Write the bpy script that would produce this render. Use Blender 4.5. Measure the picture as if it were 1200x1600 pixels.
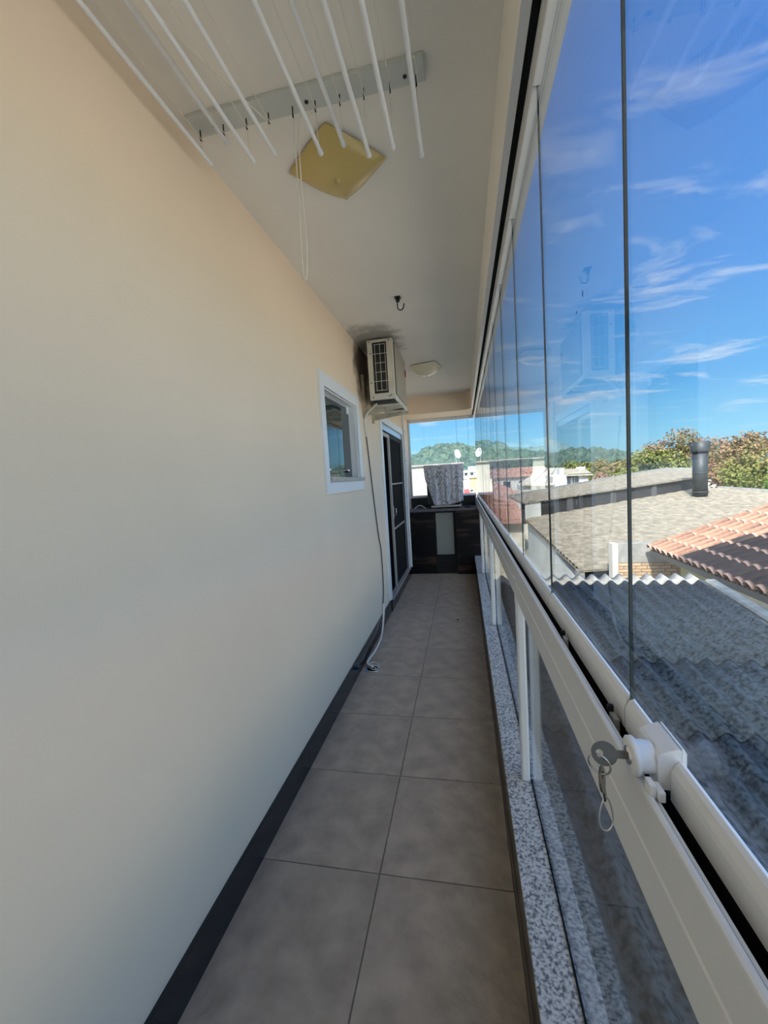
import bpy, bmesh, math, random
from mathutils import Vector, Matrix, noise

for _o in list(bpy.data.objects):
    bpy.data.objects.remove(_o)
SC = bpy.context.scene
COL = SC.collection
random.seed(7)

# ------------------------------------------------------------------ camera
F_PX, YAW, PITCH, ROLL = 630.59, 0.198319, 0.0795213, -0.0616125
CAM_Z = 1.46


def camera_rotation():
    B = Matrix(((1, 0, 0), (0, 0, -1), (0, 1, 0)))
    cy, sy = math.cos(YAW), math.sin(YAW)
    Rz = Matrix(((cy, sy, 0), (-sy, cy, 0), (0, 0, 1)))
    cp, sp = math.cos(PITCH), math.sin(PITCH)
    Rx = Matrix(((1, 0, 0), (0, cp, -sp), (0, sp, cp)))
    cr, sr = math.cos(ROLL), math.sin(ROLL)
    Rr = Matrix(((cr, -sr, 0), (sr, cr, 0), (0, 0, 1)))
    R = Rr @ Rx @ B @ Rz
    return Matrix((R[0], -R[1], -R[2])).transposed()


cam_d = bpy.data.cameras.new('camera')
cam = bpy.data.objects.new('camera', cam_d)
COL.objects.link(cam)
cam_d.sensor_fit = 'VERTICAL'
cam_d.sensor_height = 36.0
cam_d.lens = F_PX / 1600.0 * 36.0
cam_d.clip_start = 0.02
cam_d.clip_end = 6000
cam.matrix_world = Matrix.Translation((0, 0, CAM_Z)) @ camera_rotation().to_4x4()
SC.camera = cam

# ------------------------------------------------------------------ light and exposure
SUN_EL = math.radians(44)
SUN_AZ = (-0.25, -1.0)          # horizontal direction towards the sun
SKY_STRENGTH = 1.0
SUN_GLOW = 15.0
SUN_STRENGTH = 5.8
vs = SC.view_settings
vs.view_transform = 'Standard'
vs.look = 'None'
vs.gamma = 1.0
vs.use_curve_mapping = False
vs.exposure = 0.30

_n = math.hypot(*SUN_AZ)
sun_dir = Vector((SUN_AZ[0] / _n * math.cos(SUN_EL), SUN_AZ[1] / _n * math.cos(SUN_EL), math.sin(SUN_EL)))
sun_l = bpy.data.lights.new('sun', 'SUN')
sun_l.energy = SUN_STRENGTH
sun_l.angle = math.radians(0.6)
sun_l.color = (1.0, 0.94, 0.84)
sun_o = bpy.data.objects.new('sun', sun_l)
COL.objects.link(sun_o)
sun_o.rotation_euler = sun_dir.to_track_quat('Z', 'Y').to_euler()
sun_o.location = (0, -30, 40)


def build_world():
    w = bpy.data.worlds.new('world')
    SC.world = w
    w.use_nodes = True
    nt = w.node_tree
    nt.nodes.clear()
    N = nt.nodes.new
    L = nt.links.new
    out = N('ShaderNodeOutputWorld')
    bg = N('ShaderNodeBackground')
    bg.inputs['Strength'].default_value = SKY_STRENGTH
    # clear sky: colour by elevation, brighter and whiter towards the sun (CIE clear-sky indicatrix)
    geo_v = N('ShaderNodeTexCoord')
    sp0 = N('ShaderNodeSeparateXYZ')
    L(geo_v.outputs['Generated'], sp0.inputs[0])
    sky = N('ShaderNodeValToRGB')
    els = [(0.0, (0.42, 0.76, 0.93)), (0.06, (0.30, 0.68, 0.95)), (0.16, (0.14, 0.46, 0.88)), (0.34, (0.07, 0.315, 0.80)), (0.60, (0.035, 0.205, 0.67)), (1.0, (0.025, 0.15, 0.52))]
    cr = sky.color_ramp
    cr.elements[0].position = els[0][0]; cr.elements[0].color = (*els[0][1], 1)
    cr.elements[1].position = els[-1][0]; cr.elements[1].color = (*els[-1][1], 1)
    for p_, c_ in els[1:-1]:
        e = cr.elements.new(p_); e.color = (*c_, 1)
    L(sp0.outputs['Z'], sky.inputs[0])
    dt = N('ShaderNodeVectorMath'); dt.operation = 'DOT_PRODUCT'
    dt.inputs[1].default_value = sun_dir
    L(geo_v.outputs['Generated'], dt.inputs[0])
    ac_ = N('ShaderNodeMath'); ac_.operation = 'ARCCOSINE'
    L(dt.outputs['Value'], ac_.inputs[0])
    m_3 = N('ShaderNodeMath'); m_3.operation = 'MULTIPLY'; m_3.inputs[1].default_value = -3.5
    L(ac_.outputs[0], m_3.inputs[0])
    ex = N('ShaderNodeMath'); ex.operation = 'EXPONENT'
    L(m_3.outputs[0], ex.inputs[0])
    glow = N('ShaderNodeMath'); glow.operation = 'MULTIPLY'; glow.inputs[1].default_value = SUN_GLOW
    L(ex.outputs[0], glow.inputs[0])
    gcol = N('ShaderNodeMix'); gcol.data_type = 'RGBA'; gcol.blend_type = 'MULTIPLY'
    gcol.inputs['Factor'].default_value = 1
    gcol.inputs['A'].default_value = (0.90, 0.96, 1.0, 1)
    L(glow.outputs[0], gcol.inputs['B'])
    addg = N('ShaderNodeMix'); addg.data_type = 'RGBA'; addg.blend_type = 'ADD'
    addg.clamp_result = False
    addg.inputs['Factor'].default_value = 1
    L(sky.outputs[0], addg.inputs['A'])
    L(gcol.outputs['Result'], addg.inputs['B'])
    # wispy clouds: noise on the direction projected to a flat cloud layer
    tc = N('ShaderNodeTexCoord')
    sep = N('ShaderNodeSeparateXYZ')
    L(tc.outputs['Generated'], sep.inputs[0])
    zz = N('ShaderNodeMath'); zz.operation = 'MAXIMUM'; zz.inputs[1].default_value = 0.02
    L(sep.outputs['Z'], zz.inputs[0])
    za = N('ShaderNodeMath'); za.operation = 'ADD'; za.inputs[1].default_value = 0.12
    L(zz.outputs[0], za.inputs[0])
    dx = N('ShaderNodeMath'); dx.operation = 'DIVIDE'
    dy = N('ShaderNodeMath'); dy.operation = 'DIVIDE'
    L(sep.outputs['X'], dx.inputs[0]); L(za.outputs[0], dx.inputs[1])
    L(sep.outputs['Y'], dy.inputs[0]); L(za.outputs[0], dy.inputs[1])
    cmb = N('ShaderNodeCombineXYZ')
    L(dx.outputs[0], cmb.inputs[0]); L(dy.outputs[0], cmb.inputs[1])
    mp = N('ShaderNodeMapping')
    mp.inputs['Rotation'].default_value = (0, 0, math.radians(35))
    mp.inputs['Scale'].default_value = (1.0, 2.3, 1)
    mp.inputs['Location'].default_value = (3.1, 1.7, 0)
    L(cmb.outputs[0], mp.inputs[0])
    n1 = N('ShaderNodeTexNoise')
    n1.inputs['Scale'].default_value = 1.5
    n1.inputs['Detail'].default_value = 7
    n1.inputs['Roughness'].default_value = 0.62
    n1.inputs['Distortion'].default_value = 0.5
    L(mp.outputs[0], n1.inputs[0])
    rp = N('ShaderNodeValToRGB')
    rp.color_ramp.elements[0].position = 0.53
    rp.color_ramp.elements[0].color = (0, 0, 0, 1)
    rp.color_ramp.elements[1].position = 0.75
    rp.color_ramp.elements[1].color = (1, 1, 1, 1)
    L(n1.outputs['Fac'], rp.inputs[0])
    # clouds thin out overhead and vanish right at the horizon
    f1 = N('ShaderNodeMapRange')
    f1.inputs['From Min'].default_value = 0.03; f1.inputs['From Max'].default_value = 0.16
    L(sep.outputs['Z'], f1.inputs['Value'])
    f2 = N('ShaderNodeMapRange')
    f2.inputs['From Min'].default_value = 0.75; f2.inputs['From Max'].default_value = 0.30
    f2.inputs['To Min'].default_value = 0.25
    L(sep.outputs['Z'], f2.inputs['Value'])
    m1 = N('ShaderNodeMath'); m1.operation = 'MULTIPLY'
    m2 = N('ShaderNodeMath'); m2.operation = 'MULTIPLY'
    m3 = N('ShaderNodeMath'); m3.operation = 'MULTIPLY'; m3.inputs[1].default_value = 0.75
    L(rp.outputs[0], m1.inputs[0]); L(f1.outputs[0], m1.inputs[1])
    L(m1.outputs[0], m2.inputs[0]); L(f2.outputs[0], m2.inputs[1])
    L(m2.outputs[0], m3.inputs[0])
    mx = N('ShaderNodeMix'); mx.data_type = 'RGBA'
    L(m3.outputs[0], mx.inputs['Factor'])
    L(addg.outputs['Result'], mx.inputs['A'])
    mx.inputs['B'].default_value = (0.92, 0.94, 0.97, 1)
    L(mx.outputs['Result'], bg.inputs['Color'])
    L(bg.outputs[0], out.inputs[0])


build_world()

# ------------------------------------------------------------------ materials
MATS = {}


def mat(name, col, rough=0.6, metal=0.0, var=0.0, vscale=6.0, vdetail=4.0, col2=None, bump=0.0, bscale=40.0,
        spec=0.5, coords='Object', stretch=None, trans=0.0, lo=0.35, hi=0.65):
    m = bpy.data.materials.new(name)
    m.use_nodes = True
    nt = m.node_tree
    b = nt.nodes['Principled BSDF']
    b.inputs['Base Color'].default_value = (*col, 1)
    b.inputs['Roughness'].default_value = rough
    b.inputs['Metallic'].default_value = metal
    b.inputs['Specular IOR Level'].default_value = spec
    if trans:
        b.inputs['Transmission Weight'].default_value = trans
    tc = nt.nodes.new('ShaderNodeTexCoord')
    src = tc.outputs[coords]
    if stretch:
        mp = nt.nodes.new('ShaderNodeMapping')
        mp.inputs['Scale'].default_value = stretch
        nt.links.new(src, mp.inputs[0])
        src = mp.outputs[0]
    if var or col2:
        nz = nt.nodes.new('ShaderNodeTexNoise')
        nz.inputs['Scale'].default_value = vscale
        nz.inputs['Detail'].default_value = vdetail
        nt.links.new(src, nz.inputs[0])
        rp = nt.nodes.new('ShaderNodeValToRGB')
        c2 = col2 if col2 else tuple(c * (1 - var) for c in col)
        c1 = col if col2 else tuple(min(1, c * (1 + var * 0.6)) for c in col)
        rp.color_ramp.elements[0].position = lo
        rp.color_ramp.elements[0].color = (*c2, 1)
        rp.color_ramp.elements[1].position = hi
        rp.color_ramp.elements[1].color = (*c1, 1)
        nt.links.new(nz.outputs['Fac'], rp.inputs[0])
        nt.links.new(rp.outputs[0], b.inputs['Base Color'])
    if bump:
        nb = nt.nodes.new('ShaderNodeTexNoise')
        nb.inputs['Scale'].default_value = bscale
        nb.inputs['Detail'].default_value = 5
        nt.links.new(src, nb.inputs[0])
        bp = nt.nodes.new('ShaderNodeBump')
        bp.inputs['Strength'].default_value = bump
        bp.inputs['Distance'].default_value = 0.01
        nt.links.new(nb.outputs['Fac'], bp.inputs['Height'])
        nt.links.new(bp.outputs[0], b.inputs['Normal'])
    MATS[name] = m
    return m


def glass_mat(name, tint=(0.97, 0.985, 0.985), ior=1.5, smear=0.0):
    """thin sheet: each face reflects by Fresnel, the rest passes straight through"""
    m = bpy.data.materials.new(name)
    m.use_nodes = True
    nt = m.node_tree
    nt.nodes.clear()
    N = nt.nodes.new
    L = nt.links.new
    out = N('ShaderNodeOutputMaterial')
    mix = N('ShaderNodeMixShader')
    tr = N('ShaderNodeBsdfTransparent')
    tr.inputs[0].default_value = (*tint, 1)
    gl = N('ShaderNodeBsdfGlossy')
    gl.inputs['Roughness'].default_value = 0.0
    geo = N('ShaderNodeNewGeometry')
    mr = N('ShaderNodeMapRange')
    mr.inputs['To Min'].default_value = ior
    mr.inputs['To Max'].default_value = 1.0 / ior
    L(geo.outputs['Backfacing'], mr.inputs['Value'])
    fr = N('ShaderNodeFresnel')
    L(mr.outputs[0], fr.inputs['IOR'])
    L(fr.outputs[0], mix.inputs[0])
    L(tr.outputs[0], mix.inputs[1])
    L(gl.outputs[0], mix.inputs[2])
    L(mix.outputs[0], out.inputs[0])
    MATS[name] = m
    return m


def brightness_by_object(m, amount):
    """give each object of a repeated kind its own shade"""
    nt = m.node_tree
    b = nt.nodes['Principled BSDF']
    oi = nt.nodes.new('ShaderNodeObjectInfo')
    mr = nt.nodes.new('ShaderNodeMapRange')
    mr.inputs['To Min'].default_value = 1 - amount
    mr.inputs['To Max'].default_value = 1 + amount
    nt.links.new(oi.outputs['Random'], mr.inputs['Value'])
    mul = nt.nodes.new('ShaderNodeMix')
    mul.data_type = 'RGBA'
    mul.blend_type = 'MULTIPLY'
    mul.inputs['Factor'].default_value = 1
    lk = [l for l in nt.links if l.to_socket == b.inputs['Base Color']]
    if lk:
        src = lk[0].from_socket
        nt.links.new(src, mul.inputs['A'])
    else:
        mul.inputs['A'].default_value = b.inputs['Base Color'].default_value
    nt.links.new(mr.outputs[0], mul.inputs['B'])
    nt.links.new(mul.outputs['Result'], b.inputs['Base Color'])


mat('wall_paint', (0.92, 0.745, 0.56), 0.85, var=0.03, vscale=1.5, bump=0.05, bscale=120)
mat('ceiling_paint', (0.90, 0.86, 0.78), 0.9, var=0.03, vscale=2)
mat('white_paint', (0.86, 0.86, 0.86), 0.45)
mat('white_alu', (0.80, 0.80, 0.79), 0.3, spec=0.6)
mat('grey_alu', (0.62, 0.66, 0.70), 0.3, metal=0.6)
mat('dark_gap', (0.012, 0.012, 0.012), 0.9, spec=0.1)
mat('grout', (0.20, 0.17, 0.14), 0.9)
mat('floor_tile', (0.385, 0.315, 0.25), 0.48, var=0.2, vscale=9, vdetail=12, bump=0.9, bscale=17)
brightness_by_object(MATS['floor_tile'], 0.05)


def shade_grime(m, centre, radius, strength):
    """shade and grime painted into the colour as a soft noisy patch"""
    nt = m.node_tree
    b = nt.nodes['Principled BSDF']
    N = nt.nodes.new
    L = nt.links.new
    tc = N('ShaderNodeTexCoord')
    sb = N('ShaderNodeVectorMath'); sb.operation = 'SUBTRACT'; sb.inputs[1].default_value = centre
    L(tc.outputs['Object'], sb.inputs[0])
    dv_ = N('ShaderNodeVectorMath'); dv_.operation = 'DIVIDE'; dv_.inputs[1].default_value = radius
    L(sb.outputs[0], dv_.inputs[0])
    ln = N('ShaderNodeVectorMath'); ln.operation = 'LENGTH'
    L(dv_.outputs[0], ln.inputs[0])
    nz = N('ShaderNodeTexNoise'); nz.inputs['Scale'].default_value = 7; nz.inputs['Detail'].default_value = 5
    L(tc.outputs['Object'], nz.inputs[0])
    ad = N('ShaderNodeMath'); ad.operation = 'ADD'
    L(ln.outputs['Value'], ad.inputs[0]); L(nz.outputs['Fac'], ad.inputs[1])
    mr = N('ShaderNodeMapRange'); mr.interpolation_type = 'SMOOTHSTEP'
    mr.inputs['From Min'].default_value = 1.0; mr.inputs['From Max'].default_value = 1.55
    mr.inputs['To Min'].default_value = strength; mr.inputs['To Max'].default_value = 0
    L(ad.outputs[0], mr.inputs['Value'])
    mx = N('ShaderNodeMix'); mx.data_type = 'RGBA'
    src = [l for l in nt.links if l.to_socket == b.inputs['Base Color']][0].from_socket
    L(mr.outputs[0], mx.inputs['Factor']); L(src, mx.inputs['A'])
    mx.inputs['B'].default_value = (0.055, 0.045, 0.035, 1)
    L(mx.outputs['Result'], b.inputs['Base Color'])


shade_grime(MATS['wall_paint'], (-0.853, 3.66, 2.50), (0.2, 0.36, 0.40), 0.85)  # shade behind the air conditioner and dirt, painted as one dark patch
shade_grime(MATS['ceiling_paint'], (-0.70, 3.50, 2.642), (0.30, 0.45, 0.2), 0.6)

mat('black_stone', (0.015, 0.016, 0.018), 0.18)
mat('granite', (0.62, 0.62, 0.62), 0.25, vscale=120, vdetail=4, col2=(0.14, 0.15, 0.165), lo=0.36, hi=0.58)
mat('sill_granite', (0.55, 0.50, 0.46), 0.3, vscale=90, col2=(0.25, 0.22, 0.2))
glass_mat('clear_glass')
glass_mat('rail_glass', tint=(0.91, 0.92, 0.90))
mat('glass_edge', (0.05, 0.075, 0.075), 0.2)
mat('window_glass', (0.03, 0.045, 0.045), 0.02, spec=0.9)
mat('door_glass', (0.006, 0.006, 0.007), 0.75, spec=0.0)
mat('dark_frame', (0.015, 0.015, 0.016), 0.6, spec=0.2)
mat('bar_steel', (0.035, 0.033, 0.032), 0.6, spec=0.2)
mat('beige_frame', (0.48, 0.44, 0.38), 0.5)
mat('chrome', (0.75, 0.75, 0.73), 0.15, metal=1.0)
mat('brass_key', (0.20, 0.19, 0.17), 0.32, metal=1.0)
mat('ac_cream', (0.72, 0.68, 0.57), 0.5, var=0.12, vscale=8)
mat('ac_dark', (0.02, 0.025, 0.025), 0.5)
mat('ac_slat', (0.52, 0.47, 0.39), 0.5)
mat('bracket_paint', (0.55, 0.50, 0.38), 0.6, var=0.25, vscale=18)
mat('red_mark', (0.45, 0.06, 0.06), 0.5)
mat('lamp_amber', (0.60, 0.46, 0.17), 0.25, var=0.06, vscale=5)
mat('lamp_cream', (0.82, 0.76, 0.58), 0.25)
mat('rack_white', (0.85, 0.86, 0.86), 0.4)
mat('rack_board', (0.62, 0.64, 0.60), 0.3)
mat('cord_white', (0.82, 0.79, 0.68), 0.8)
mat('hook_black', (0.03, 0.03, 0.03), 0.4, metal=0.6)
mat('hose_white', (0.78, 0.76, 0.68), 0.5)
mat('cable_dark', (0.10, 0.08, 0.07), 0.6)
mat('stone_clad', (0.085, 0.048, 0.036), 0.35, vscale=1.9, vdetail=9, col2=(0.006, 0.005, 0.006), stretch=(1, 1, 5), lo=0.52, hi=0.68, spec=0.3)
mat('counter_top', (0.13, 0.12, 0.13), 0.3, var=0.2, vscale=30)
mat('grey_door', (0.30, 0.30, 0.27), 0.5)
mat('black_plastic', (0.02, 0.02, 0.022), 0.4)
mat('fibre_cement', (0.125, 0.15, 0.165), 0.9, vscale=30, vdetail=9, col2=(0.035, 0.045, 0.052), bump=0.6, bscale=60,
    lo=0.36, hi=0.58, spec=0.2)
mat('sunlit_cement', (0.50, 0.49, 0.45), 0.9, vscale=20, vdetail=8, col2=(0.34, 0.33, 0.30), bump=0.4)  # pale copy of the sheets: sunlight on the end strip put into colour
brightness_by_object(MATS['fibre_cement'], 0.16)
mat('valley_shade_dirt', (0.13, 0.115, 0.09), 0.95, var=0.3, vscale=6)  # dark valley strips paint the shadow gaps between ribs, with some dirt
mat('mossy_cement', (0.40, 0.40, 0.37), 0.9, vscale=16, vdetail=9, col2=(0.05, 0.052, 0.05), bump=0.5, lo=0.55, hi=0.72, stretch=(1, 0.4, 1))
mat('grey_coping', (0.30, 0.31, 0.29), 0.8, var=0.25, vscale=9)
mat('gutter_grey', (0.42, 0.41, 0.39), 0.5, var=0.15, vscale=4)
mat('fascia', (0.16, 0.14, 0.12), 0.7)
mat('gravel_roof', (0.36, 0.31, 0.23), 0.95, vscale=5, vdetail=10, col2=(0.20, 0.175, 0.13), bump=0.5, bscale=10)
mat('gable_render', (0.70, 0.69, 0.64), 0.9, var=0.12, vscale=1.2)
mat('cream_render', (0.78, 0.72, 0.60), 0.9, var=0.15, vscale=2)
mat('dirty_render', (0.50, 0.48, 0.40), 0.9, vscale=1.2, vdetail=7, col2=(0.40, 0.39, 0.34), stretch=(3, 1, 0.7))
mat('clerestory', (0.045, 0.043, 0.042), 0.7, var=0.25, vscale=2)  # near-black base colour stands in for the shade under the eave
mat('pilaster', (0.11, 0.11, 0.11), 0.8)
mat('chimney_black', (0.035, 0.04, 0.042), 0.5, var=0.25, vscale=3)
mat('terracotta', (0.50, 0.25, 0.15), 0.85, vscale=7, vdetail=7, col2=(0.28, 0.14, 0.10), bump=0.3)
brightness_by_object(MATS['terracotta'], 0.24)


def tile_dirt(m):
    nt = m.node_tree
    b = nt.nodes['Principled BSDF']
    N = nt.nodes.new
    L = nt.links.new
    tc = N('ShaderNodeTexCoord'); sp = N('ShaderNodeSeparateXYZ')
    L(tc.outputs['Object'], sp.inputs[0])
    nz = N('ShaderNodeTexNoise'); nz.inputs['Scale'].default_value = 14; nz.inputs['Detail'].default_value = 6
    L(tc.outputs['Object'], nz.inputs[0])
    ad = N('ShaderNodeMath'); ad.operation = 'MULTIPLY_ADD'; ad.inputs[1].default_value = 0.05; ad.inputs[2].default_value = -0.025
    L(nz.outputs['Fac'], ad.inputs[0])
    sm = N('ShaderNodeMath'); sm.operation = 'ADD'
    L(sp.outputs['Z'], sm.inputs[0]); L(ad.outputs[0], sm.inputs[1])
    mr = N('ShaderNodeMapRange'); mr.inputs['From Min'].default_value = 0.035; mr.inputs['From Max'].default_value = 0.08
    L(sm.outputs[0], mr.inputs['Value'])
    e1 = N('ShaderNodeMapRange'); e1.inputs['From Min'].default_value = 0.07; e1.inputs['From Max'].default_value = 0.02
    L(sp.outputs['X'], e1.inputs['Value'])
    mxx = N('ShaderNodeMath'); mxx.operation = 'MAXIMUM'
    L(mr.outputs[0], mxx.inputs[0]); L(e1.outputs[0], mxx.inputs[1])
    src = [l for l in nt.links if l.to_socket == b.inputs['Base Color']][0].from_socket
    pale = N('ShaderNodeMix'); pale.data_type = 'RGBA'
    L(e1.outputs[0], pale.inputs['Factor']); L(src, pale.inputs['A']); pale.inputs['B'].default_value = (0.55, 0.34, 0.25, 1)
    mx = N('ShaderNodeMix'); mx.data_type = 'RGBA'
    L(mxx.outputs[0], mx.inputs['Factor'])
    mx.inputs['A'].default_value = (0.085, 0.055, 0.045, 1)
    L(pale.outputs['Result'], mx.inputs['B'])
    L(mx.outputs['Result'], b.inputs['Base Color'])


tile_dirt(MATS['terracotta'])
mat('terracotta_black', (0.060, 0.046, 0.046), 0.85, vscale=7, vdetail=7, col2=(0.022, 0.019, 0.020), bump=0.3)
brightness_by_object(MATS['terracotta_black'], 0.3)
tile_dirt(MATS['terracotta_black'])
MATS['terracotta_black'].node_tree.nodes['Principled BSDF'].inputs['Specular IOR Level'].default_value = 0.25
mat('terracotta_old', (0.20, 0.10, 0.075), 0.9, vscale=7, vdetail=7, col2=(0.07, 0.045, 0.04))
mat('tile_ends', (0.55, 0.36, 0.28), 0.85)
mat('terracotta_far', (0.62, 0.38, 0.30), 0.9, vscale=6, col2=(0.42, 0.22, 0.17))
mat('brick_buff', (0.58, 0.40, 0.25), 0.85, var=0.15, vscale=14)
brightness_by_object(MATS['brick_buff'], 0.14)
mat('mortar', (0.20, 0.15, 0.11), 0.95)
mat('lintel', (0.36, 0.35, 0.32), 0.9, var=0.2, vscale=6)
mat('yellow_render', (0.82, 0.74, 0.42), 0.9)
mat('white_render', (0.66, 0.66, 0.65), 0.9, var=0.06, vscale=1)
mat('pink_render', (0.72, 0.56, 0.54), 0.9)
mat('ochre_render', (0.62, 0.48, 0.22), 0.9)
mat('blue_render', (0.30, 0.37, 0.46), 0.9)
mat('pale_roof', (0.58, 0.53, 0.43), 0.9, var=0.12, vscale=4)
mat('grey_roof', (0.33, 0.30, 0.28), 0.9, var=0.3, vscale=2)
mat('house_glass', (0.04, 0.05, 0.06), 0.1)
mat('concrete', (0.40, 0.39, 0.37), 0.9, var=0.2, vscale=0.5)
mat('town_ground', (0.26, 0.27, 0.15), 1.0, vscale=0.03, vdetail=9, col2=(0.50, 0.46, 0.38), coords='Object')
mat('bounce_ground', (0.62, 0.56, 0.46), 0.95, var=0.2, vscale=0.4)  # pale so the added ground bounces sunlight into the balcony
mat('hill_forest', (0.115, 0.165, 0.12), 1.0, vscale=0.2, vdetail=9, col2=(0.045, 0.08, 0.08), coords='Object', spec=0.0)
mat('hill_far', (0.17, 0.26, 0.27), 1.0, vscale=0.02, vdetail=8, col2=(0.12, 0.20, 0.22), coords='Object', spec=0.0)  # hill colours are muted and bluish to carry the aerial haze
mat('bark', (0.14, 0.10, 0.075), 0.95)
mat('dish_white', (0.85, 0.85, 0.83), 0.4)


def leaf_mat(name, cols):
    m = bpy.data.materials.new(name)
    m.use_nodes = True
    nt = m.node_tree
    b = nt.nodes['Principled BSDF']
    b.inputs['Roughness'].default_value = 0.7
    b.inputs['Specular IOR Level'].default_value = 0.2
    at = nt.nodes.new('ShaderNodeAttribute')
    at.attribute_name = 'leaf'
    rp = nt.nodes.new('ShaderNodeValToRGB')
    rp.color_ramp.elements[0].color = (*cols[0], 1)
    rp.color_ramp.elements[1].color = (*cols[-1], 1)
    for i in range(1, len(cols) - 1):
        e = rp.color_ramp.elements.new(i / (len(cols) - 1))
        e.color = (*cols[i], 1)
    nt.links.new(at.outputs['Fac'], rp.inputs[0])
    nt.links.new(rp.outputs[0], b.inputs['Base Color'])
    MATS[name] = m


leaf_mat('leaf_green', [(0.08, 0.12, 0.028), (0.16, 0.192, 0.048), (0.24, 0.224, 0.064), (0.272, 0.16, 0.08)])
leaf_mat('leaf_russet', [(0.112, 0.128, 0.04), (0.224, 0.176, 0.072), (0.288, 0.176, 0.112), (0.336, 0.192, 0.144)])
leaf_mat('leaf_bright', [(0.064, 0.136, 0.024), (0.128, 0.224, 0.04), (0.208, 0.272, 0.064)])
leaf_mat('leaf_dark', [(0.04, 0.09, 0.04), (0.07, 0.13, 0.05), (0.12, 0.17, 0.06)])


# cloth with dark outline drawing of leaves
def cloth_material():
    m = mat('printed_cloth', (0.46, 0.44, 0.46), 0.9)
    nt = m.node_tree
    b = nt.nodes['Principled BSDF']
    N = nt.nodes.new
    L = nt.links.new
    tc = N('ShaderNodeTexCoord')
    nz = N('ShaderNodeTexNoise'); nz.inputs['Scale'].default_value = 5
    L(tc.outputs['UV'], nz.inputs[0])
    mx = N('ShaderNodeMix'); mx.data_type = 'VECTOR'; mx.inputs['Factor'].default_value = 0.22
    L(tc.outputs['UV'], mx.inputs['A']); L(nz.outputs['Color'], mx.inputs['B'])
    wv = N('ShaderNodeTexVoronoi'); wv.feature = 'DISTANCE_TO_EDGE'; wv.inputs['Scale'].default_value = 8
    L(mx.outputs['Result'], wv.inputs['Vector'])
    r1 = N('ShaderNodeMapRange'); r1.inputs['From Min'].default_value = 0.012; r1.inputs['From Max'].default_value = 0.035
    L(wv.outputs['Distance'], r1.inputs['Value'])
    wl = N('ShaderNodeTexVoronoi'); wl.inputs['Scale'].default_value = 5.5
    L(mx.outputs['Result'], wl.inputs['Vector'])
    pp = N('ShaderNodeMath'); pp.operation = 'PINGPONG'; pp.inputs[1].default_value = 0.14
    L(wl.outputs['Distance'], pp.inputs[0])
    r2 = N('ShaderNodeMapRange'); r2.inputs['From Min'].default_value = 0.008; r2.inputs['From Max'].default_value = 0.024
    L(pp.outputs[0], r2.inputs['Value'])
    mn = N('ShaderNodeMath'); mn.operation = 'MINIMUM'
    L(r1.outputs[0], mn.inputs[0]); L(r2.outputs[0], mn.inputs[1])
    cm = N('ShaderNodeMix'); cm.data_type = 'RGBA'
    cm.inputs['A'].default_value = (0.15, 0.15, 0.16, 1)
    cm.inputs['B'].default_value = (0.60, 0.57, 0.58, 1)
    L(mn.outputs[0], cm.inputs['Factor'])
    L(cm.outputs['Result'], b.inputs['Base Color'])


cloth_material()


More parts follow.
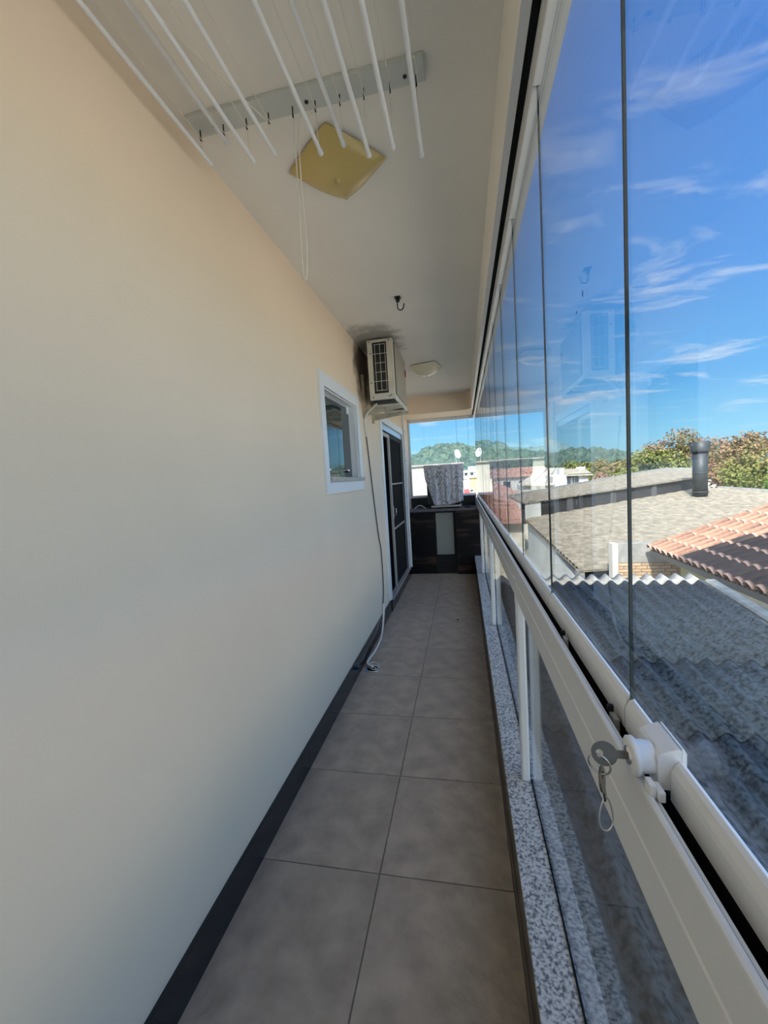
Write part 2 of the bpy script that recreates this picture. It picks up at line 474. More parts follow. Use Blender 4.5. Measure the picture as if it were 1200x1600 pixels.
# ------------------------------------------------------------------ mesh helpers
class MB:
    def __init__(self):
        self.v = []; self.f = []; self.mi = []; self.sm = []

    def add(self, vs_, fs, mi=0, smooth=False):
        o = len(self.v)
        self.v += [tuple(x) for x in vs_]
        for f in fs:
            self.f.append(tuple(o + i for i in f)); self.mi.append(mi); self.sm.append(smooth)
        return self

    def box(self, x0, x1, y0, y1, z0, z1, mi=0, bev=0.0):
        if bev > 0:
            bm = bmesh.new()
            bmesh.ops.create_cube(bm, size=1)
            bmesh.ops.scale(bm, vec=(abs(x1 - x0), abs(y1 - y0), abs(z1 - z0)), verts=bm.verts)
            bmesh.ops.translate(bm, vec=((x0 + x1) / 2, (y0 + y1) / 2, (z0 + z1) / 2), verts=bm.verts)
            bmesh.ops.bevel(bm, geom=bm.edges[:], offset=bev, segments=2, affect='EDGES', profile=0.5)
            bm.verts.index_update()
            self.add([v.co[:] for v in bm.verts], [[v.index for v in f.verts] for f in bm.faces], mi)
            bm.free()
            return self
        vs_ = [(x0, y0, z0), (x1, y0, z0), (x1, y1, z0), (x0, y1, z0), (x0, y0, z1), (x1, y0, z1), (x1, y1, z1), (x0, y1, z1)]
        fs = [(0, 3, 2, 1), (4, 5, 6, 7), (0, 1, 5, 4), (1, 2, 6, 5), (2, 3, 7, 6), (3, 0, 4, 7)]
        return self.add(vs_, fs, mi)

    def prism(self, poly, axis, a0, a1, mi=0):
        """extrude a 2D polygon; axis 'y': poly is (x,z); 'x': (y,z); 'z': (x,y)"""
        n = len(poly)

        def p(u, w, a):
            return {'y': (u, a, w), 'x': (a, u, w), 'z': (u, w, a)}[axis]
        vs_ = [p(u, w, a0) for u, w in poly] + [p(u, w, a1) for u, w in poly]
        fs = [tuple(range(n)), tuple(range(2 * n - 1, n - 1, -1))]
        fs += [(i, (i + 1) % n, n + (i + 1) % n, n + i) for i in range(n)]
        return self.add(vs_, fs, mi)

    def tube(self, pts, r, seg=8, mi=0, caps=True):
        pts = [Vector(p) for p in pts]
        n = len(pts)
        rs = r if isinstance(r, (list, tuple)) else [r] * n
        rings = []
        prev = None
        for i, p in enumerate(pts):
            t = (pts[min(i + 1, n - 1)] - pts[max(i - 1, 0)]).normalized()
            if prev is None:
                u = t.orthogonal().normalized()
            else:
                u = (prev - t * prev.dot(t)).normalized()
            prev = u
            w = t.cross(u)
            rings.append([p + (u * math.cos(a) + w * math.sin(a)) * rs[i] for a in [2 * math.pi * k / seg for k in range(seg)]])
        vs_ = [q for ring in rings for q in ring]
        fs = []
        for i in range(n - 1):
            for k in range(seg):
                k2 = (k + 1) % seg
                fs.append((i * seg + k, i * seg + k2, (i + 1) * seg + k2, (i + 1) * seg + k))
        self.add(vs_, fs, mi, True)
        if caps:
            self.add(rings[0], [tuple(range(seg - 1, -1, -1))], mi)
            self.add(rings[-1], [tuple(range(seg))], mi)
        return self

    def lathe(self, prof, origin=(0, 0, 0), axis='z', seg=20, mi=0, smooth=True):
        """profile of (r, h) pairs turned about an axis"""
        o = Vector(origin)
        vs_ = []
        for r, h in prof:
            for k in range(seg):
                a = 2 * math.pi * k / seg
                c, s = r * math.cos(a), r * math.sin(a)
                vs_.append(o + Vector({'z': (c, s, h), 'x': (h, c, s), 'y': (c, h, s)}[axis]))
        fs = []
        for i in range(len(prof) - 1):
            for k in range(seg):
                k2 = (k + 1) % seg
                fs.append((i * seg + k, i * seg + k2, (i + 1) * seg + k2, (i + 1) * seg + k))
        return self.add(vs_, fs, mi, smooth)

    def ring(self, c, R, r, nrm, seg=24, sec=8, mi=0, sx=1.0):
        c = Vector(c); nrm = Vector(nrm).normalized()
        u = nrm.orthogonal().normalized(); w = nrm.cross(u)
        vs_ = []
        for i in range(seg):
            a = 2 * math.pi * i / seg
            d = u * math.cos(a) * sx + w * math.sin(a)
            for k in range(sec):
                b = 2 * math.pi * k / sec
                vs_.append(c + d * R + (d * math.cos(b) + nrm * math.sin(b)) * r)
        fs = []
        for i in range(seg):
            for k in range(sec):
                i2, k2 = (i + 1) % seg, (k + 1) % sec
                fs.append((i * sec + k, i2 * sec + k, i2 * sec + k2, i * sec + k2))
        return self.add(vs_, fs, mi, True)

    def mesh(self, name, mats):
        me = bpy.data.meshes.new(name)
        me.from_pydata(self.v, [], self.f)
        for m in (mats if isinstance(mats, (list, tuple)) else [mats]):
            me.materials.append(MATS[m])
        me.polygons.foreach_set('material_index', self.mi)
        me.polygons.foreach_set('use_smooth', self.sm)
        bm = bmesh.new(); bm.from_mesh(me)
        bmesh.ops.recalc_face_normals(bm, faces=bm.faces[:])
        bm.to_mesh(me); bm.free()
        me.update()
        return me

    def build(self, name, mats, parent=None):
        return link(name, self.mesh(name, mats), parent)


def link(name, me, parent=None):
    o = bpy.data.objects.new(name, me)
    COL.objects.link(o)
    if parent is not None:
        o.parent = parent
        o.matrix_parent_inverse = Matrix.Translation(-Vector(parent.location)) if parent.rotation_euler[:] == (0, 0, 0) else parent.matrix_world.inverted()
    return o


def tag(o, label=None, cat=None, group=None, kind=None):
    if label: o['label'] = label
    if cat: o['category'] = cat
    if group: o['group'] = group
    if kind: o['kind'] = kind
    return o


def thing(name, loc, label, cat, group=None):
    o = bpy.data.objects.new(name, None)
    o.empty_display_size = 0.05
    o.location = loc
    COL.objects.link(o)
    return tag(o, label, cat, group)


def struct(o, label=None):
    o['kind'] = 'structure'
    if label: o['label'] = label
    return o


def copy_tree(o, parent=None):
    c = o.copy()
    COL.objects.link(c)
    if parent is not None:
        mi = o.matrix_parent_inverse.copy()
        c.parent = parent
        c.matrix_parent_inverse = mi
    for ch in o.children:
        copy_tree(ch, c)
    return c


def box_piece(name, m, parent, *b, bev=0.0):
    return MB().box(*b, bev=bev).build(name, m, parent)


ORD = ['first', 'second', 'third', 'fourth', 'fifth', 'sixth', 'seventh', 'eighth', 'ninth', 'tenth', 'eleventh', 'twelfth', 'thirteenth', 'fourteenth', 'fifteenth']

# ------------------------------------------------------------------ main levels
WX = -0.853      # face of the house wall
CZ = 2.642       # ceiling
CURB = 0.112     # corridor face of the granite curb
CURB_Z = 0.27
YB, YF = -2.2, 6.6
GX = 0.207       # upper glazing plane
BEAM_Z = 2.388

# ================================================================== STRUCTURE
# floor with separate tiles
flo = struct(MB().box(WX - 0.2, 0.255, YB - 0.1, YF + 0.15, -0.22, -0.004).build('floor', 'grout'), 'balcony floor of beige stoneware tiles with thin grout')
JX = -0.371
tile_meshes = {}
for ci, (xa, xb) in enumerate(((WX, JX), (JX, CURB))):
    g = 0.0022
    me = MB().box(xa + g, xb - g, g, 0.5 - g, -0.018, 0.0, bev=0.0016).mesh('floor_tile', 'floor_tile')
    tile_meshes[ci] = me
    k0 = -7
    for k in range(k0, 10):
        y0 = 1.346 + 0.5 * k
        if y0 > 5.8:
            break
        o = link('floor_tile', me, flo)
        o.location = (0, y0, 0)
    ylast = 1.346 + 0.5 * 9
    MB().box(xa + g, xb - g, ylast + g, 6.05, -0.018, 0.0, bev=0.0016).build('floor_tile', 'floor_tile', flo)

# house wall with window and door openings
WIN = (2.485, 3.275, 1.495, 2.075)     # y0 y1 z0 z1
DOOR = (4.36, 5.86, 0.135, 2.09)
w = MB()
T = 0.16
xa, xb = WX - T, WX
w.box(xa, xb, YB, WIN[0], 0, CZ)
w.box(xa, xb, WIN[0], WIN[1], 0, WIN[2])
w.box(xa, xb, WIN[0], WIN[1], WIN[3], CZ)
w.box(xa, xb, WIN[1], DOOR[0], 0, CZ)
w.box(xa, xb, DOOR[0], DOOR[1], 0, DOOR[2])
w.box(xa, xb, DOOR[0], DOOR[1], DOOR[3], CZ)
w.box(xa, xb, DOOR[1], YF + 0.15, 0, CZ)
struct(w.build('wall_left', 'wall_paint'), 'long cream painted house wall on the left')
struct(MB().box(WX - T, 0.255, YB - 0.15, YB, 0, CZ).build('wall_back', 'wall_paint'), 'cream end wall behind the photographer')
# dark rooms behind the openings
struct(MB().box(WX - 1.3, WX - 1.25, 2.0, 6.3, 0, CZ).build('wall_inner', 'dark_frame'), 'unlit room behind window and door')

struct(MB().box(WX - T, 0.255, YB - 0.15, 6.02, CZ, CZ + 0.15).build('ceiling', 'ceiling_paint'), 'white plastered balcony ceiling')
struct(MB().box(0.154, 0.255, YB, 6.02, BEAM_Z, CZ).build('trim_1', 'ceiling_paint'), 'dropped edge beam above the side glazing')
b = MB().box(WX, 0.255, 6.02, 6.75, BEAM_Z, CZ + 0.15)
R = 0.16
arc = [(0.154, 6.02), (0.154 - R, 6.02)] + [(0.154 - R + R * math.sin(a), 6.02 - R + R * math.cos(a)) for a in [math.pi / 2 * k / 10 for k in range(1, 11)]]
b.prism(arc, 'z', BEAM_Z, CZ)
struct(b.build('trim_2', 'wall_paint'), 'dropped beam across the far end with rounded corner')
# raw track recess: light plaster lip, dark gap, aluminium track
struct(MB().box(0.154, 0.1755, YB, 6.02, BEAM_Z - 0.004, BEAM_Z).build('trim_3', 'white_alu'), 'pale aluminium lip under the edge beam')
struct(MB().box(0.1755, 0.194, YB, 6.55, BEAM_Z - 0.003, BEAM_Z).build('trim_4', 'dark_gap'), 'black open slot of the top track')
tr = MB().prism([(0.194, BEAM_Z), (0.194, BEAM_Z - 0.018), (0.206, BEAM_Z - 0.018), (0.207, BEAM_Z - 0.013), (0.208, BEAM_Z - 0.018), (0.222, BEAM_Z - 0.018), (0.222, BEAM_Z)], 'y', YB, 6.62)
tr.box(WX, 0.222, 6.585, 6.622, BEAM_Z - 0.018, BEAM_Z)
struct(tr.build('trim_5', 'white_alu'), 'white aluminium top track of the glazing')

# baseboard of black stone, in lengths
bb = struct(MB().box(WX, WX + 0.004, YB, DOOR[0] - 0.06, 0, 0.128).build('baseboard_left', 'grout'), 'polished black stone baseboard along the cream wall')
ys = [YB, -0.6, 0.62, 1.84, 3.06, DOOR[0] - 0.06]
for i in range(5):
    box_piece('baseboard_slab', 'black_stone', bb, WX, WX + 0.013, ys[i] + 0.001, ys[i + 1] - 0.001, 0.0, 0.13, bev=0.001)
# small threshold wall under the door
th = struct(MB().box(WX, WX + 0.02, DOOR[0] - 0.05, 6.0, 0.0, 0.12).build('baseboard_door', 'black_stone'), 'dark stone threshold under the door')
box_piece('threshold_slab', 'sill_granite', th, WX - 0.12, WX + 0.03, DOOR[0] - 0.02, DOOR[1] + 0.03, 0.115, 0.137, bev=0.003)

# granite curb, in slabs that meet at the posts
POSTS = [-1.82, -0.13, 1.547, 3.2, 4.92]
cb = struct(MB().box(CURB + 0.006, 0.255, YB, YF + 0.15, -0.2, CURB_Z - 0.022).build('trim_6', 'black_stone'), 'low dark faced curb under the railing')
cuts = [YB] + [p for p in POSTS] + [YF + 0.12]
for i in range(len(cuts) - 1):
    box_piece('granite_slab', 'granite', cb, CURB, 0.255, cuts[i] + 0.0012, cuts[i + 1] - 0.0012, CURB_Z - 0.022, CURB_Z, bev=0.002)

# ------------------------------------------------------------------ window
wn = struct(MB().box(WX, WX + 0.018, 2.41, WIN[0], 1.39, 2.16)
            .box(WX, WX + 0.018, WIN[1], 3.365, 1.39, 2.16)
            .box(WX, WX + 0.018, WIN[0], WIN[1], WIN[3], 2.16)
            .box(WX, WX + 0.018, WIN[0], WIN[1], 1.39, WIN[2] - 0.03).build('window_1', 'white_paint'), 'small bathroom window with wide white surround')
box_piece('sill', 'sill_granite', wn, WX - 0.10, WX + 0.03, WIN[0] - 0.0, WIN[1] + 0.10, WIN[2] - 0.03, WIN[2], bev=0.002)
rv = MB().box(WX - 0.16, WX + 0.0, WIN[0], WIN[0] + 0.006, WIN[2], WIN[3]).box(WX - 0.16, WX, WIN[1] - 0.006, WIN[1], WIN[2], WIN[3]).box(WX - 0.16, WX, WIN[0], WIN[1], WIN[3] - 0.006, WIN[3])
rv.build('reveal', 'white_paint', wn)
MB().box(WX - 0.058, WX - 0.05, WIN[0] + 0.008, WIN[1] - 0.02, WIN[2] + 0.004, WIN[3] - 0.014).build('pane', 'window_glass', wn)
MB().box(WX - 0.06, WX - 0.048, WIN[0] + 0.006, WIN[1] - 0.008, WIN[3] - 0.02, WIN[3] - 0.006).box(WX - 0.06, WX - 0.048, WIN[1] - 0.024, WIN[1] - 0.012, WIN[2], WIN[3] - 0.006).build('edge_profile', 'grey_alu', wn)
box_piece('hinge_clip', 'white_paint', wn, WX - 0.05, WX - 0.036, WIN[1] - 0.095, WIN[1] - 0.045, WIN[3] - 0.07, WIN[3] - 0.012, bev=0.003)
for yy in (WIN[0] + 0.16, WIN[1] - 0.18):
    kb = MB().lathe([(0.0, 0.026), (0.013, 0.024), (0.016, 0.012), (0.016, 0.0)], (WX - 0.05, yy, WIN[2] + 0.055), 'x', 14).build('knob', 'chrome', wn)

# ------------------------------------------------------------------ door
dr = struct(MB().box(WX - 0.03, WX + 0.016, DOOR[0] - 0.10, DOOR[0], 0.135, 2.17)
            .box(WX - 0.03, WX + 0.016, DOOR[1], DOOR[1] + 0.05, 0.135, 2.17)
            .box(WX - 0.03, WX + 0.016, DOOR[0], DOOR[1], DOOR[3], 2.17).build('door_1', 'white_paint'), 'sliding balcony door with black barred leaf')
xd = WX - 0.03
box_piece('head_track', 'grey_alu', dr, WX - 0.13, WX - 0.004, DOOR[0], DOOR[1], 2.02, DOOR[3], bev=0.003)
box_piece('jamb_profile', 'grey_alu', dr, WX - 0.13, WX - 0.012, DOOR[1] - 0.012, DOOR[1], 0.137, 2.02)
# fixed dark leaf at the near side
lf = MB().box(xd - 0.02, xd, DOOR[0] + 0.01, DOOR[0] + 0.47, 0.14, 2.02).build('dark_leaf', 'door_glass', dr)
box_piece('stile', 'beige_frame', lf, xd - 0.01, xd + 0.022, DOOR[0] + 0.47, DOOR[0] + 0.53, 0.14, 2.0, bev=0.003)
box_piece('top_rail', 'beige_frame', lf, xd - 0.01, xd + 0.022, DOOR[0] + 0.02, DOOR[0] + 0.47, 1.955, 2.0, bev=0.003)
# barred leaf
y0, y1 = DOOR[0] + 0.56, DOOR[1] - 0.04
bl = MB().box(xd - 0.045, xd - 0.03, y0, y1, 0.14, 2.02).build('barred_leaf', 'door_glass', dr)
MB().box(xd - 0.03, xd + 0.01, y0, y0 + 0.05, 0.14, 2.02).box(xd - 0.03, xd + 0.01, y1 - 0.03, y1 + 0.026, 0.14, 2.02).box(xd - 0.03, xd + 0.01, y0, y1, 0.14, 0.2).box(xd - 0.03, xd + 0.01, y0, y1, 1.97, 2.02).build('leaf_frame', 'dark_frame', bl)
barm = MB().box(-0.008, 0.008, -0.008, 0.008, 0.2, 1.97).mesh('bar', 'bar_steel')
nb = 9
for i in range(nb):
    o = link('bar', barm, bl)
    o.location = (xd - 0.005, y0 + 0.05 + (y1 - y0 - 0.1) * (i + 0.5) / nb, 0)
for zz in (0.84, 1.40):
    box_piece('cross_bar', 'beige_frame', bl, xd - 0.002, xd + 0.016, y0, y1, zz - 0.009, zz + 0.009)
hd = box_piece('handle_plate', 'grey_alu', lf, xd + 0.022, xd + 0.03, DOOR[0] + 0.478, DOOR[0] + 0.522, 0.98, 1.13, bev=0.003)
MB().tube([(xd + 0.03, DOOR[0] + 0.5, 1.02), (xd + 0.06, DOOR[0] + 0.5, 1.02), (xd + 0.06, DOOR[0] + 0.5, 1.10), (xd + 0.03, DOOR[0] + 0.5, 1.10)], 0.006).build('pull_handle', 'chrome', lf)

# corner profile where the end glazing meets the wall, with small latch knobs
cp = struct(MB().box(WX, WX + 0.03, 6.56, 6.63, 1.13, BEAM_Z).build('trim_7', 'grey_alu'), 'grey aluminium end profile of the far glazing')
dpipe = thing('downpipe', (WX + 0.026, 5.955, 0.13), 'thin white pipe clipped to the wall corner beyond the door', 'pipe')
MB().tube([(WX + 0.026, 5.955, 0.13), (WX + 0.026, 5.955, BEAM_Z)], 0.018, 10).build('tube', 'white_paint', dpipe)
for zz in (0.62, 1.2, 1.72, 2.15):
    MB().ring((WX + 0.026, 5.955, zz), 0.02, 0.006, (0, 0, 1), 14, 6).box(WX, WX + 0.012, 5.935, 5.975, zz - 0.01, zz + 0.01).build('clip', 'grey_alu', dpipe)

# ================================================================== RAILING
rail = thing('balcony_railing', (0.19, 0, CURB_Z), 'white aluminium railing with glass infill on the granite curb', 'railing')
RY0, RY1 = YB + 0.02, 6.56
r_ = MB()
r_.prism([(0.170, 0.998), (0.1765, 0.998), (0.1765, 1.119), (0.173, 1.1195), (0.1705, 1.118), (0.170, 1.115), (0.170, 1.062), (0.1716, 1.060), (0.1716, 1.057), (0.170, 1.055)], 'y', RY0, RY1)
r_.box(0.1765, 0.232, RY0, RY1, 0.998, 1.05)
r_.build('handrail', 'white_alu', rail)
MB().prism([(0.178, 1.05), (0.1845, 1.05), (0.1845, 1.111), (0.183, 1.114), (0.1795, 1.115), (0.178, 1.113)], 'y', RY0, RY1).build('inner_track_lip', 'white_alu', rail)
MB().box(0.1847, 0.2325, RY0, RY1, 1.0502, 1.056).build('brush_seal', 'dark_gap', rail)
MB().box(0.224, 0.232, RY0, RY1, 1.056, 1.075).build('outer_track_lip', 'white_alu', rail)
postm = MB().box(-0.0155, 0.0155, -0.019, 0.019, 0, 0.80, bev=0.007).mesh('post', 'white_alu')
capm = MB().box(-0.018, 0.018, -0.022, 0.022, 0.762, 0.80, bev=0.004).box(-0.018, -0.0155, -0.012, 0.0, 0.70, 0.765).mesh('post_clip', 'white_alu')
for py in POSTS:
    if py < YB:
        continue
    o = link('post', postm, rail); o.location = (0.1855, py, CURB_Z); o.matrix_parent_inverse = Matrix.Translation(-Vector(rail.location))
    c = link('post_clip', capm, rail); c.location = (0.1855, py, CURB_Z); c.matrix_parent_inverse = Matrix.Translation(-Vector(rail.location))
bounds = [RY0] + [p for p in POSTS if p > RY0] + [RY1]
for i in range(len(bounds) - 1):
    a, b_ = bounds[i] + 0.006, bounds[i + 1] - 0.006
    if b_ - a < 0.1:
        continue
    MB().box(0.208, 0.2105, a, b_, CURB_Z + 0.004, 0.998).build('infill_pane', 'rail_glass', rail)
    MB().box(0.2035, 0.2075, a, b_, CURB_Z, CURB_Z + 0.006).build('glazing_bead', 'dark_gap', rail)

# ================================================================== UPPER GLAZING
PZ0, PZ1 = 1.150, 2.352


def glass_panel(name, label, a, b_, axis='y', pos=GX, carries=None):
    t = thing(name, (pos, a, 1.07) if axis == 'y' else (a, pos, 1.15), label, 'glass panel', 'frameless sliding glass panels of the balcony')
    g = 0.0016

    def bx(m, p0, p1, z0, z1, name, bev=0.0, u0=None, u1=None):
        ua, ub = (a + g if u0 is None else u0), (b_ - g if u1 is None else u1)
        if axis == 'y':
            return MB().box(pos + p0, pos + p1, ua, ub, z0, z1, bev=bev).build(name, m, t)
        return MB().box(ua, ub, pos + p0, pos + p1, z0, z1, bev=bev).build(name, m, t)
    bx('clear_glass', -0.0017, 0.0017, PZ0 + 0.006, PZ1, 'pane', u0=a + 0.0022, u1=b_ - 0.0022)
    bx('glass_edge', -0.0017, 0.0017, PZ0 - 0.01, PZ1, 'edge_strip', u0=a + 0.0006, u1=a + 0.0022)
    bx('glass_edge', -0.0017, 0.0017, PZ0 - 0.01, PZ1, 'edge_strip', u0=b_ - 0.0022, u1=b_ - 0.0006)
    if axis == 'y':
        MB().prism([(pos - 0.009, 1.107), (pos - 0.009, 1.132), (pos - 0.008, 1.139), (pos - 0.004, 1.147), (pos, 1.150), (pos + 0.004, 1.148), (pos + 0.0105, 1.136), (pos + 0.012, 1.130), (pos + 0.012, 1.107)], 'y', a + 0.0022, (b_ - 0.0022) if carries is None else carries[0]).build('bottom_profile', 'white_alu', t)
        if carries:
            MB().prism([(pos - 0.009, 1.107), (pos - 0.009, 1.132), (pos - 0.008, 1.139), (pos - 0.004, 1.147), (pos, 1.150), (pos + 0.004, 1.148), (pos + 0.0105, 1.136), (pos + 0.012, 1.130), (pos + 0.012, 1.107)], 'y', carries[1], b_ - g).build('bottom_profile', 'white_alu', t)
        bx('dark_gap', -0.007, 0.009, 1.0565, 1.107, 'roller_strip')
    else:
        bx('white_alu', -0.0115, 0.0115, 1.152, 1.166, 'bottom_profile', bev=0.002)
    bx('white_alu', -0.0115, 0.0115, PZ1 - 0.014, BEAM_Z - 0.0185, 'top_profile', bev=0.002)
    return t


PITCHY = 0.495
for k in range(-5, 13):
    a = 0.567 + PITCHY * k
    b_ = min(a + PITCHY, 6.585)
    a = max(a, YB + 0.005)
    if b_ - a < 0.04:
        continue
    if k == -1:
        lab = 'clear frameless glass panel that carries the white lock'
    elif k >= 0:
        lab = 'clear frameless glass panel, %s one beyond the panel with the lock' % ORD[k]
    else:
        lab = 'clear frameless glass panel, %s one before the panel with the lock' % ORD[-k - 2]
    glass_panel('glass_panel', lab, a, b_, carries=(0.4445, 0.4955) if k == -1 else None)
for i, (a, b_, lab) in enumerate(((WX + 0.03, -0.075, 'wide end panel of clear glass behind the draped cloth'),
                                  (-0.075, 0.104, 'narrow middle panel of the clear far end glazing'),
                                  (0.104, 0.19, 'narrowest panel of the far end glazing, in the right corner'))):
    glass_panel('glass_panel', lab, a, b_, 'x', 6.603)

# small catches lying in the track slot
for i, yy in enumerate((0.585, 0.86)):
    t = thing('track_catch', (0.19, yy, 1.056), ['small grey catch in the track slot just beyond the lock', 'small grey catch in the track slot farther from the lock'][i], 'catch', 'catches in the bottom track slot')
    MB().box(0.1875, 0.1945, yy - 0.012, yy + 0.012, 1.056, 1.116, bev=0.002).build('body', 'gutter_grey', t)
    MB().box(0.184, 0.1925, yy + 0.004, yy + 0.011, 1.116, 1.126, bev=0.002).build('tongue', 'dark_frame', t)

# specks of dirt stuck to the inside of the second pane
for (yy, zz, hh) in ((0.742, 1.744, 0.012), (0.779, 1.728, 0.006)):
    sp_ = MB().lathe([(0.0, 0.0005), (0.0022, 0.0003), (0.0026, -0.0001)], (0, 0, 0), 'x', 8).build('dirt_speck', 'hook_black', [o for o in bpy.data.objects if o.get('label', '').startswith('clear frameless glass panel, first one beyond')][0])
    sp_.matrix_parent_inverse = Matrix.Translation(-Vector(sp_.parent.location))
    sp_.location = (GX - 0.0019, yy, zz); sp_.scale = (1, 0.8, hh / 0.0052)

# ------------------------------------------------------------------ lock and keys
lk = thing('glazing_lock', (GX, 0.48, 1.158), 'white plastic lock clamped on the glass edge above the handrail', 'lock')
LY0, LY1 = 0.446, 0.494
MB().prism([(0.187, 1.1165), (0.2025, 1.1165), (0.2025, 1.1435), (0.2092, 1.1435), (0.2092, 1.1605), (0.207, 1.163), (0.191, 1.157), (0.1878, 1.154), (0.187, 1.151)], 'y', LY0, LY1).build('body', 'white_paint', lk)
MB().prism([(0.2096, 1.1435), (0.2140, 1.1435), (0.2140, 1.158), (0.2118, 1.1625), (0.2096, 1.1635)], 'y', LY0, LY1).build('outer_plate', 'white_paint', lk)
LC = (0.187, 0.464, 1.1405)
MB().lathe([(0.0, -0.0220), (0.0180, -0.0220), (0.0200, -0.0205), (0.0200, -0.0155), (0.0170, -0.0140), (0.0165, 0.001)], LC, 'x', 28).build('barrel', 'white_paint', lk)
MB().lathe([(0.0, -0.0012), (0.0095, -0.0012), (0.0095, 0.001)], (0.1650, 0.464, 1.1405), 'x', 18).build('keyway', 'chrome', lk)
MB().box(0.1735, 0.180, 0.432, 0.446, 1.1155, 1.131, bev=0.0015).box(0.180, 0.187, 0.428, 0.445, 1.1155, 1.127, bev=0.0015).build('latch_tab', 'white_paint', lk)


def key(name, label, M):
    t = thing(name, (0, 0, 0), label, 'key')
    m = MB()
    # blade along -x from 0; bow is a rounded plate with a hole
    m.prism([(0.0, -0.004), (0.0, 0.004), (-0.012, 0.0042), (-0.012, -0.0042)], 'z', -0.001, 0.001)
    bl_ = m
    seg = 20
    outer = [(-0.024 + 0.0135 * math.cos(2 * math.pi * i / seg), 0.0125 * math.sin(2 * math.pi * i / seg)) for i in range(seg)]
    inner = [(-0.029 + 0.0042 * math.cos(2 * math.pi * i / seg), 0.0042 * math.sin(2 * math.pi * i / seg)) for i in range(seg)]
    h = 0.0011
    q = MB()
    vs_ = [(x, y, -h) for x, y in outer] + [(x, y, -h) for x, y in inner] + [(x, y, h) for x, y in outer] + [(x, y, h) for x, y in inner]
    fs = []
    for i in range(seg):
        j = (i + 1) % seg
        fs += [(i, j, seg + j, seg + i), (2 * seg + i, 3 * seg + i, 3 * seg + j, 2 * seg + j), (i, 2 * seg + i, 2 * seg + j, j), (seg + i, seg + j, 3 * seg + j, 3 * seg + i)]
    q.add(vs_, fs)
    t.matrix_world = M
    for nm, mb in (('blade', bl_), ('bow', q)):
        o = bpy.data.objects.new(nm, mb.mesh(nm, 'brass_key'))
        COL.objects.link(o)
        o.parent = t
    return t


key('key', 'grey metal key turned in the white lock', Matrix.Translation((0.1645, 0.464, 1.1405)) @ Matrix.Rotation(math.radians(68), 4, 'X'))
kr = MB().ring((0.1353, 0.4645, 1.1275), 0.0118, 0.0012, (0.55, 0.80, 0.1), 28, 6).build('key_ring', 'chrome')
tag(kr, 'split ring hanging from the key in the lock', 'ring')
key('key', 'spare metal key hanging from the split ring below the lock', Matrix.Translation((0.1405, 0.462, 1.0875)) @ Matrix.Rotation(math.radians(82), 4, 'Y') @ Matrix.Rotation(math.radians(25), 4, 'X'))
wr = MB().tube([(0.1405 + 0.0075 * math.cos(t) * (1 - 0.35 * math.sin(t)), 0.4615 + 0.002 * math.cos(t), 1.0705 + 0.0205 * math.sin(t)) for t in [2 * math.pi * k / 28 for k in range(29)]], 0.0010, 6).build('wire_loop', 'chrome')
tag(wr, 'thin oval wire loop dangling beside the spare key', 'ring')

# ================================================================== COUNTER AT THE FAR END
ct = thing('barbecue_counter', (-0.33, 6.03, 0), 'dark stone clad counter with pale recessed door at the far end', 'counter')
MB().box(WX, -0.452, 6.03, 6.58, 0.0, 0.945).build('left_block', 'stone_clad', ct)
MB().box(-0.139, 0.111, 5.985, 6.58, 0.0, 0.945).box(0.111, 0.203, 5.985, 6.58, CURB_Z + 0.001, 0.945).build('right_block', 'stone_clad', ct)
MB().box(-0.452, -0.139, 6.08, 6.58, 0.0, 0.945).build('recess_back', 'black_stone', ct)
MB().box(-0.436, -0.176, 6.062, 6.08, 0.285, 0.918, bev=0.003).build('recessed_door', 'grey_door', ct)
MB().box(-0.452, -0.139, 6.03, 6.08, 0.0, 0.09).build('plinth', 'black_stone', ct)
MB().box(WX, 0.203, 5.99, 6.58, 0.945, 0.972, bev=0.004).build('countertop', 'counter_top', ct)
MB().box(WX, 0.19, 6.555, 6.58, 0.972, 1.13).build('backsplash', 'black_stone', ct)
MB().box(WX, 0.19, 6.55, 6.63, 1.13, 1.151, bev=0.002).build('sill_rail', 'white_alu', ct)

# items on the counter
arch = [(-0.76 + 0.17 * i / 12, 6.17, 0.982 + 0.05 * math.sin(math.pi * i / 12)) for i in range(13)]
tag(MB().tube(arch, 0.008, 8).build('bent_tube', 'beige_frame'), 'bent pale tube lying arched on the left of the counter', 'tube')
pk = thing('ashtray', (0.045, 6.16, 0.972), 'small round black ashtray on the right of the counter', 'ashtray')
MB().lathe([(0.0, 0.972), (0.048, 0.972), (0.052, 0.978), (0.052, 0.995), (0.046, 0.995), (0.043, 0.981), (0.0, 0.981)], (0.045, 6.16, 0), 'z', 24).build('bowl', 'black_plastic', pk)

# covered box and the printed cloth draped over it
bx_ = thing('covered_grill', (-0.3, 6.33, 0.972), 'dark boxy grill on the counter hidden under a printed cloth', 'grill')
MB().box(-0.56, -0.05, 6.255, 6.50, 1.03, 1.615, bev=0.012).build('body', 'black_plastic', bx_)
MB().box(-0.50, -0.045, 6.16, 6.48, 0.990, 1.014, bev=0.004).build('tray', 'beige_frame', bx_)
for fx in (-0.52, -0.09):
    for fy in (6.28, 6.47):
        MB().lathe([(0.0, 0.972), (0.014, 0.972), (0.014, 1.031)], (fx, fy, 0), 'z', 10).build('foot', 'black_plastic', bx_)


